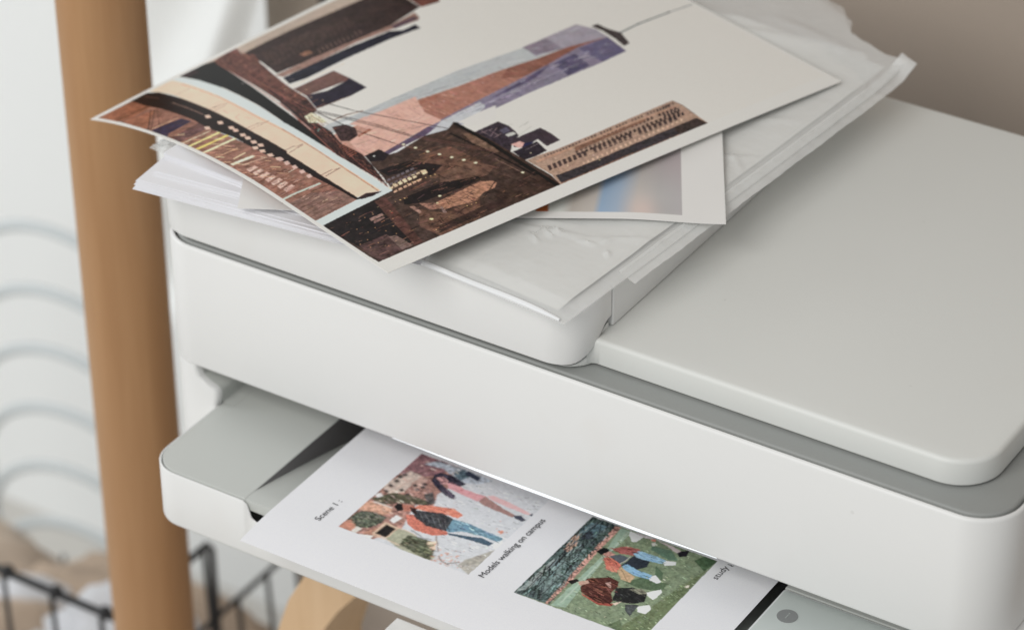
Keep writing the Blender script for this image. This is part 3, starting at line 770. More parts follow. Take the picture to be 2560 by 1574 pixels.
l 96,72,58 5.24 0 1323,603;1267,585
l 96,72,58 5.24 0 1304,605;1250,589
l 96,72,58 5.24 0 1284,606;1233,593
l 96,72,58 5.24 0 1265,608;1217,597
l 96,72,58 5.24 0 1245,610;1201,602
l 112,72,50 17.05 0 1220,642;1221,730;1199,810
p 206,214,208 0 0 1179,645;1170,703;1153,729;1135,676;1153,651
l 170,120,96 5.24 0 1143,547;1147,614
s 140,96,86 3.54 90 -81,-19;2270,718;2324,870;2036,818;1685,726;1370,661;1343,586;1792,628
s 66,42,40 3.54 110 -68,-17;2270,718;2324,870;2036,818;1685,726;1370,661;1343,586;1792,628
s 118,80,70 3.93 80 -53,-14;1541,598;1466,678;1337,638;1014,530;755,511;575,455;954,456
s 34,24,24 3.93 90 -3,21;1541,598;1466,678;1337,638;1014,530;755,511;575,455;954,456
s 40,32,31 3.54 120 -13,29;2127,887;2137,1053;2142,1428;2108,1719;1906,1717;1842,1207;1860,857
s 96,76,70 3.54 90 -6,11;2127,887;2137,1053;2142,1428;2108,1719;1906,1717;1842,1207;1860,857
s 64,62,78 3.54 50 -11,24;1780,774;1796,1171;1757,1573;1726,1393;1686,845
l 140,92,78 6.56 0 1450,581;1432,613
l 44,30,30 6.56 0 1463,611;1390,566
l 140,92,78 6.56 0 1383,569;1363,599
l 44,30,30 6.56 0 1397,598;1325,554
l 140,92,78 6.56 0 1319,558;1297,586
l 44,30,30 6.56 0 1331,587;1261,544
l 140,92,78 6.56 0 1255,547;1231,574
l 44,30,30 6.56 0 1268,576;1199,534
l 140,92,78 6.56 0 1194,537;1167,562
l 44,30,30 6.56 0 1206,566;1139,525
l 140,92,78 6.56 0 1133,528;1105,551
l 44,30,30 6.56 0 1145,557;1079,516
l 140,92,78 6.56 0 1074,520;1044,542
l 44,30,30 6.56 0 1086,548;1021,509
l 140,92,78 6.56 0 1016,512;984,532
l 44,30,30 6.56 0 1027,540;964,502
l 140,92,78 6.56 0 959,505;926,524
l 44,30,30 6.56 0 970,533;909,495
l 140,92,78 6.56 0 903,499;868,516
l 44,30,30 6.56 0 914,527;854,489
l 140,92,78 6.56 0 848,493;812,509
l 44,30,30 6.56 0 859,521;800,484
l 140,92,78 6.56 0 795,488;756,502
l 44,30,30 6.56 0 805,515;747,478
l 140,92,78 6.56 0 741,482;701,495
l 44,30,30 6.56 0 752,510;694,473
l 140,92,78 6.56 0 688,477;646,488
l 44,30,30 6.56 0 699,505;641,468
l 140,92,78 6.56 0 636,472;591,481
l 44,30,30 6.56 0 646,500;588,463
l 150,104,92 7.08 0 2143,711;2153,796
l 62,40,38 7.08 0 2188,741;2053,704
l 150,104,92 7.08 0 2060,700;2072,785
l 62,40,38 7.08 0 2104,730;1973,693
l 150,104,92 7.08 0 1980,689;1993,775
l 62,40,38 7.08 0 2024,719;1896,684
l 150,104,92 7.08 0 1903,680;1916,767
l 62,40,38 7.08 0 1945,709;1822,676
l 150,104,92 7.08 0 1829,672;1842,759
l 62,40,38 7.08 0 1869,701;1753,669
l 150,104,92 7.08 0 1759,665;1773,752
l 62,40,38 7.08 0 1797,693;1685,663
l 150,104,92 7.08 0 1691,659;1705,746
l 62,40,38 7.08 0 1729,687;1619,658
l 150,104,92 7.08 0 1625,653;1639,741
l 62,40,38 7.08 0 1662,681;1555,654
l 150,104,92 7.08 0 1561,649;1575,736
l 62,40,38 7.08 0 1597,676;1492,650
l 150,104,92 7.08 0 1498,645;1512,733
l 62,40,38 7.08 0 1533,672;1431,647
l 150,104,92 7.08 0 1437,643;1451,730
l 62,40,38 7.08 0 1471,669;1371,645
l 150,104,92 7.08 0 1377,640;1391,728
l 62,40,38 7.08 0 1411,666;1313,644
l 56,42,42 11.8 0 1466,710;1226,779;1017,882;799,1006
d 56,42,42 11.54 0 1466,710
d 56,42,42 11.54 0 1452,714
d 56,42,42 11.54 0 1438,717
d 56,42,42 11.54 0 1424,721
d 56,42,42 11.54 0 1410,724
d 56,42,42 11.54 0 1397,728
d 56,42,42 11.54 0 1383,732
d 56,42,42 11.54 0 1370,735
d 56,42,42 11.54 0 1356,739
d 56,42,42 11.54 0 1343,743
d 56,42,42 11.54 0 1330,747
d 56,42,42 11.54 0 1316,751
d 56,42,42 11.54 0 1303,755
d 56,42,42 11.54 0 1290,759
d 56,42,42 11.54 0 1277,763
d 56,42,42 11.54 0 1264,767
d 56,42,42 11.54 0 1251,771
d 56,42,42 11.54 0 1238,775
d 56,42,42 11.54 0 1226,779
d 56,42,42 11.54 0 1214,784
d 56,42,42 11.54 0 1202,790
d 56,42,42 11.54 0 1190,795
d 56,42,42 11.54 0 1178,801
d 56,42,42 11.54 0 1166,807
d 56,42,42 11.54 0 1155,812
d 56,42,42 11.54 0 1143,818
d 56,42,42 11.54 0 1131,824
d 56,42,42 11.54 0 1120,829
d 56,42,42 11.54 0 1108,835
d 56,42,42 11.54 0 1097,841
d 56,42,42 11.54 0 1085,846
d 56,42,42 11.54 0 1074,852
d 56,42,42 11.54 0 1063,858
d 56,42,42 11.54 0 1051,864
d 56,42,42 11.54 0 1040,870
d 56,42,42 11.54 0 1029,876
d 56,42,42 11.54 0 1017,882
d 56,42,42 11.54 0 1007,887
d 56,42,42 11.54 0 996,893
d 56,42,42 11.54 0 986,899
d 56,42,42 11.54 0 975,905
d 56,42,42 11.54 0 964,910
d 56,42,42 11.54 0 954,916
d 56,42,42 11.54 0 943,922
d 56,42,42 11.54 0 933,928
d 56,42,42 11.54 0 922,934
d 56,42,42 11.54 0 912,940
d 56,42,42 11.54 0 902,946
d 56,42,42 11.54 0 891,952
d 56,42,42 11.54 0 881,957
d 56,42,42 11.54 0 871,963
d 56,42,42 11.54 0 860,969
d 56,42,42 11.54 0 850,975
d 56,42,42 11.54 0 840,981
d 56,42,42 11.54 0 830,987
d 56,42,42 11.54 0 820,993
d 56,42,42 11.54 0 809,999
l 56,42,42 11.8 0 1356,652;1097,750;869,827
d 56,42,42 11.54 0 1356,652
d 56,42,42 11.54 0 1343,656
d 56,42,42 11.54 0 1330,661
d 56,42,42 11.54 0 1317,665
d 56,42,42 11.54 0 1304,670
d 56,42,42 11.54 0 1292,674
d 56,42,42 11.54 0 1279,679
d 56,42,42 11.54 0 1267,683
d 56,42,42 11.54 0 1254,688
d 56,42,42 11.54 0 1242,692
d 56,42,42 11.54 0 1230,697
d 56,42,42 11.54 0 1217,702
d 56,42,42 11.54 0 1205,706
d 56,42,42 11.54 0 1193,711
d 56,42,42 11.54 0 1181,716
d 56,42,42 11.54 0 1169,720
d 56,42,42 11.54 0 1157,725
d 56,42,42 11.54 0 1145,730
d 56,42,42 11.54 0 1133,735
d 56,42,42 11.54 0 1121,740
d 56,42,42 11.54 0 1109,745
d 56,42,42 11.54 0 1097,750
d 56,42,42 11.54 0 1084,754
d 56,42,42 11.54 0 1071,758
d 56,42,42 11.54 0 1058,762
d 56,42,42 11.54 0 1045,766
d 56,42,42 11.54 0 1032,770
d 56,42,42 11.54 0 1019,775
d 56,42,42 11.54 0 1007,779
d 56,42,42 11.54 0 994,783
d 56,42,42 11.54 0 981,787
d 56,42,42 11.54 0 969,792
d 56,42,42 11.54 0 956,796
d 56,42,42 11.54 0 943,800
d 56,42,42 11.54 0 931,805
d 56,42,42 11.54 0 918,809
d 56,42,42 11.54 0 906,814
d 56,42,42 11.54 0 894,818
d 56,42,42 11.54 0 881,823
l 56,42,42 11.8 0 1331,647;1083,738;848,823
d 56,42,42 11.54 0 1331,647
d 56,42,42 11.54 0 1318,651
d 56,42,42 11.54 0 1305,655
d 56,42,42 11.54 0 1293,659
d 56,42,42 11.54 0 1280,664
d 56,42,42 11.54 0 1267,668
d 56,42,42 11.54 0 1254,673
d 56,42,42 11.54 0 1242,677
d 56,42,42 11.54 0 1229,682
d 56,42,42 11.54 0 1217,686
d 56,42,42 11.54 0 1204,691
d 56,42,42 11.54 0 1192,695
d 56,42,42 11.54 0 1180,700
d 56,42,42 11.54 0 1167,705
d 56,42,42 11.54 0 1155,709
d 56,42,42 11.54 0 1143,714
d 56,42,42 11.54 0 1131,719
d 56,42,42 11.54 0 1119,724
d 56,42,42 11.54 0 1107,729
d 56,42,42 11.54 0 1095,733
d 56,42,42 11.54 0 1083,738
d 56,42,42 11.54 0 1070,742
d 56,42,42 11.54 0 1057,747
d 56,42,42 11.54 0 1045,751
d 56,42,42 11.54 0 1032,755
d 56,42,42 11.54 0 1019,760
d 56,42,42 11.54 0 1007,764
d 56,42,42 11.54 0 995,769
d 56,42,42 11.54 0 982,773
d 56,42,42 11.54 0 970,777
d 56,42,42 11.54 0 957,782
d 56,42,42 11.54 0 945,786
d 56,42,42 11.54 0 933,791
d 56,42,42 11.54 0 921,796
d 56,42,42 11.54 0 908,800
d 56,42,42 11.54 0 896,805
d 56,42,42 11.54 0 884,809
d 56,42,42 11.54 0 872,814
d 56,42,42 11.54 0 860,819
l 112,80,74 10.49 0 869,827;575,1005;511,1054
l 112,80,74 10.49 0 848,823;561,994;503,1047
l 56,42,42 11.8 0 1388,638;1063,658;850,721
d 56,42,42 11.54 0 1388,638
d 56,42,42 11.54 0 1371,638
d 56,42,42 11.54 0 1355,639
d 56,42,42 11.54 0 1339,639
d 56,42,42 11.54 0 1323,640
d 56,42,42 11.54 0 1307,641
d 56,42,42 11.54 0 1291,642
d 56,42,42 11.54 0 1275,642
d 56,42,42 11.54 0 1260,643
d 56,42,42 11.54 0 1244,644
d 56,42,42 11.54 0 1229,645
d 56,42,42 11.54 0 1213,646
d 56,42,42 11.54 0 1198,647
d 56,42,42 11.54 0 1183,648
d 56,42,42 11.54 0 1167,649
d 56,42,42 11.54 0 1152,650
d 56,42,42 11.54 0 1137,652
d 56,42,42 11.54 0 1122,653
d 56,42,42 11.54 0 1107,654
d 56,42,42 11.54 0 1093,655
d 56,42,42 11.54 0 1078,657
d 56,42,42 11.54 0 1063,658
d 56,42,42 11.54 0 1050,662
d 56,42,42 11.54 0 1037,665
d 56,42,42 11.54 0 1025,669
d 56,42,42 11.54 0 1012,672
d 56,42,42 11.54 0 999,676
d 56,42,42 11.54 0 986,680
d 56,42,42 11.54 0 974,683
d 56,42,42 11.54 0 961,687
d 56,42,42 11.54 0 949,691
d 56,42,42 11.54 0 936,694
d 56,42,42 11.54 0 924,698
d 56,42,42 11.54 0 911,702
d 56,42,42 11.54 0 899,706
d 56,42,42 11.54 0 887,710
d 56,42,42 11.54 0 874,713
d 56,42,42 11.54 0 862,717
l 124,92,80 10.49 0 850,721;642,817;459,908;379,956
d 246,230,190 26.92 0 818,747;760,771;698,793;644,820;588,846;535,873;481,901
d 246,230,190 26.25 0 590,849;535,875;481,900;280,1013
p 199,206,205 0 0 2333,479;2288,512;2151,528;1991,527;1820,516;1575,493;1406,470;945,449;528,449;486,2;539,-1;976,-19;1544,-7;2027,12;2313,18;2340,336
p 224,194,174 0.04 2 2325,326;2308,470;2164,472;1890,458;1564,431;1349,426;926,408;561,407;583,285;834,281;1101,285;1164,282;1437,308;1781,325;2132,352;2245,345
p 146,108,94 0.25 1 2306,16;2307,227;2011,216;1778,216;1538,198;1277,212;1103,234;848,247;566,278;538,5;671,-9;976,-19;1174,-2;1540,-10;1875,19;2127,23
p 146,98,76 0.25 1 2310,18;2295,219;2114,209;2086,82;2121,20
p 150,104,84 0.25 1 2099,21;2050,188;1875,19
p 60,54,76 0.2 1 1838,25;1823,189;1747,199;1719,46;1672,2
p 108,80,78 0.25 1 1667,30;1698,206;1606,196;1585,13
l 40,30,30 14.77 0 2133,22;2143,120;2136,213
l 44,32,32 9.5 0 2081,187;1851,18
l 50,36,34 8.44 0 2060,195;1848,32
l 60,40,36 6.33 0 2035,194;1805,55
l 224,190,160 10.55 0 1848,32;1844,189
l 226,206,182 19 0 1562,-1;1570,183
l 222,204,146 42.21 0 1506,-8;1520,206
l 228,198,120 46.43 0 1449,-6;1462,216
l 232,212,178 40.1 0 1392,-14;1405,220
l 206,168,140 13.72 0 1305,-12;1313,158
l 226,198,166 21.11 0 1234,75;1246,152
l 246,226,196 48.54 0 1193,34;1192,162
l 196,160,140 21.11 0 1155,67;1138,199
l 96,56,40 6.33 0 1484,-4;1506,122
l 96,56,40 6.33 0 1415,-3;1425,114
l 96,56,40 6.33 0 1364,-9;1384,188
l 96,56,40 6.33 0 1286,0;1293,145
l 96,56,40 6.33 0 1166,-8;1162,124
l 96,56,40 6.33 0 1071,-8;1089,151
l 96,56,40 6.33 0 1665,7;1681,193
l 96,56,40 6.33 0 972,29;986,191
l 118,66,46 7.39 0 1100,-1;1104,173
l 118,66,46 7.39 0 1055,-2;1061,173
l 118,66,46 7.39 0 1011,-3;1020,175
l 118,66,46 7.39 0 967,-3;979,176
l 118,66,46 7.39 0 925,-3;938,178
l 118,66,46 7.39 0 883,-2;898,181
l 118,66,46 7.39 0 841,-1;859,183
l 118,66,46 7.39 0 801,1;820,186
l 118,66,46 7.39 0 760,2;782,189
p 206,172,160 0.25 0 1106,55;1112,106;1087,108;1075,52
p 206,172,160 0.25 0 1061,57;1068,108;1044,110;1030,53
p 206,172,160 0.25 0 1017,58;1025,111;1001,113;986,55
p 206,172,160 0.25 0 973,61;982,114;959,117;943,58
p 206,172,160 0.25 0 930,63;941,118;917,121;901,61
p 206,172,160 0.25 0 888,67;900,122;877,125;859,64
p 206,172,160 0.25 0 847,70;859,126;837,129;818,68
l 190,196,186 28.85 0 774,-17;784,80;784,234
p 138,110,100 0.25 1 732,-18;744,144;678,259;573,277;539,9
l 110,80,72 9.18 0 688,-15;712,138
l 110,80,72 9.18 0 660,-8;683,154
l 110,80,72 9.18 0 633,-1;654,169
l 110,80,72 9.18 0 606,6;625,184
l 110,80,72 9.18 0 579,13;596,199
l 110,80,72 9.18 0 552,20;568,214
l 60,36,30 12.66 0 1058,7;908,5
s 92,60,50 5.28 90 -39,39;2116,27;2000,209;1598,190;1140,211;954,165;986,-12;1544,-7
s 206,160,134 7.39 90 -29,28;1724,18;1572,171;1112,189;954,165;986,-12;1544,-7
s 96,66,58 6.56 50 2,54;1062,216;833,235;569,274;543,16;748,-10
s 190,160,146 5.24 34 1,33;1062,216;833,235;606,258;662,79;823,28
p 40,27,27 0.12 1 2325,310;2245,345;2040,344;1752,331;1401,307;1124,299;1103,286;834,281;584,287;558,297;566,271;727,260;845,244;960,239;1086,221;1162,207;1283,206;1415,212;1590,195;1774,213;2011,216;2157,205;2313,220
l 152,124,112 9.5 0 2046,288;1891,285;1761,278
l 120,90,80 8.44 0 2284,283;2166,293
p 214,184,168 0.06 0 1747,275;1731,293;1695,278;1710,260
p 214,184,168 0.06 0 1632,267;1617,286;1583,272;1597,253
p 214,184,168 0.06 0 1540,265;1525,284;1492,270;1506,252
p 214,184,168 0.06 0 1499,259;1485,279;1453,266;1466,247
p 214,184,168 0.06 0 1430,252;1416,272;1385,259;1398,240
p 214,184,168 0.06 0 1385,248;1371,268;1340,255;1353,236
p 214,184,168 0.06 0 1329,241;1316,262;1286,249;1298,230
p 214,184,168 0.06 0 1278,244;1265,265;1236,253;1247,233
p 214,184,168 0.06 0 1273,210;1260,231;1231,219;1243,199
p 214,184,168 0.06 0 1223,213;1210,234;1181,222;1193,203
p 214,184,168 0.06 0 1165,215;1152,236;1124,225;1135,205
p 214,184,168 0.06 0 1108,221;1096,242;1068,231;1079,211
p 214,184,168 0.06 0 1635,192;1619,211;1585,197;1599,179
p 204,176,166 0.08 0 1094,222;1093,245;1063,238;1064,214
p 204,176,166 0.08 0 1044,222;1044,245;1013,238;1014,214
p 204,176,166 0.08 0 990,225;990,248;960,241;961,218
p 204,176,166 0.08 0 933,225;932,248;903,242;904,218
p 204,176,166 0.08 0 880,225;880,248;851,242;852,219
l 90,48,36 5.28 0 1786,334;1787,383;1767,433
l 90,48,36 5.28 0 1752,331;1761,412
l 90,48,36 5.28 0 1453,304;1456,381;1432,416
l 90,48,36 5.28 0 1424,303;1441,433
l 90,48,36 5.28 0 2110,337;2111,442
l 90,48,36 5.28 0 2295,307;2319,311
l 84,44,34 7.87 0 1132,283;1139,357
l 84,44,34 7.87 0 1098,285;1121,392
l 84,44,34 7.87 0 837,277;846,349
l 84,44,34 7.87 0 816,286;835,389
l 84,44,34 7.87 0 1128,352;1126,397
l 84,44,34 7.87 0 838,356;833,391
l 206,158,128 14.51 0 2210,459;1879,450;1475,416;1337,417;920,403;561,397
l 96,64,50 3.93 0 1326,421;917,400;566,394
p 60,44,46 0.2 0 576,289;585,339;552,409;545,351;557,290
l 190,150,130 6.33 0 1720,366;1663,355
l 196,158,138 7.39 0 1601,352;1562,344;1601,352;1608,384
l 200,164,144 5.28 0 1566,379;1519,392
"""
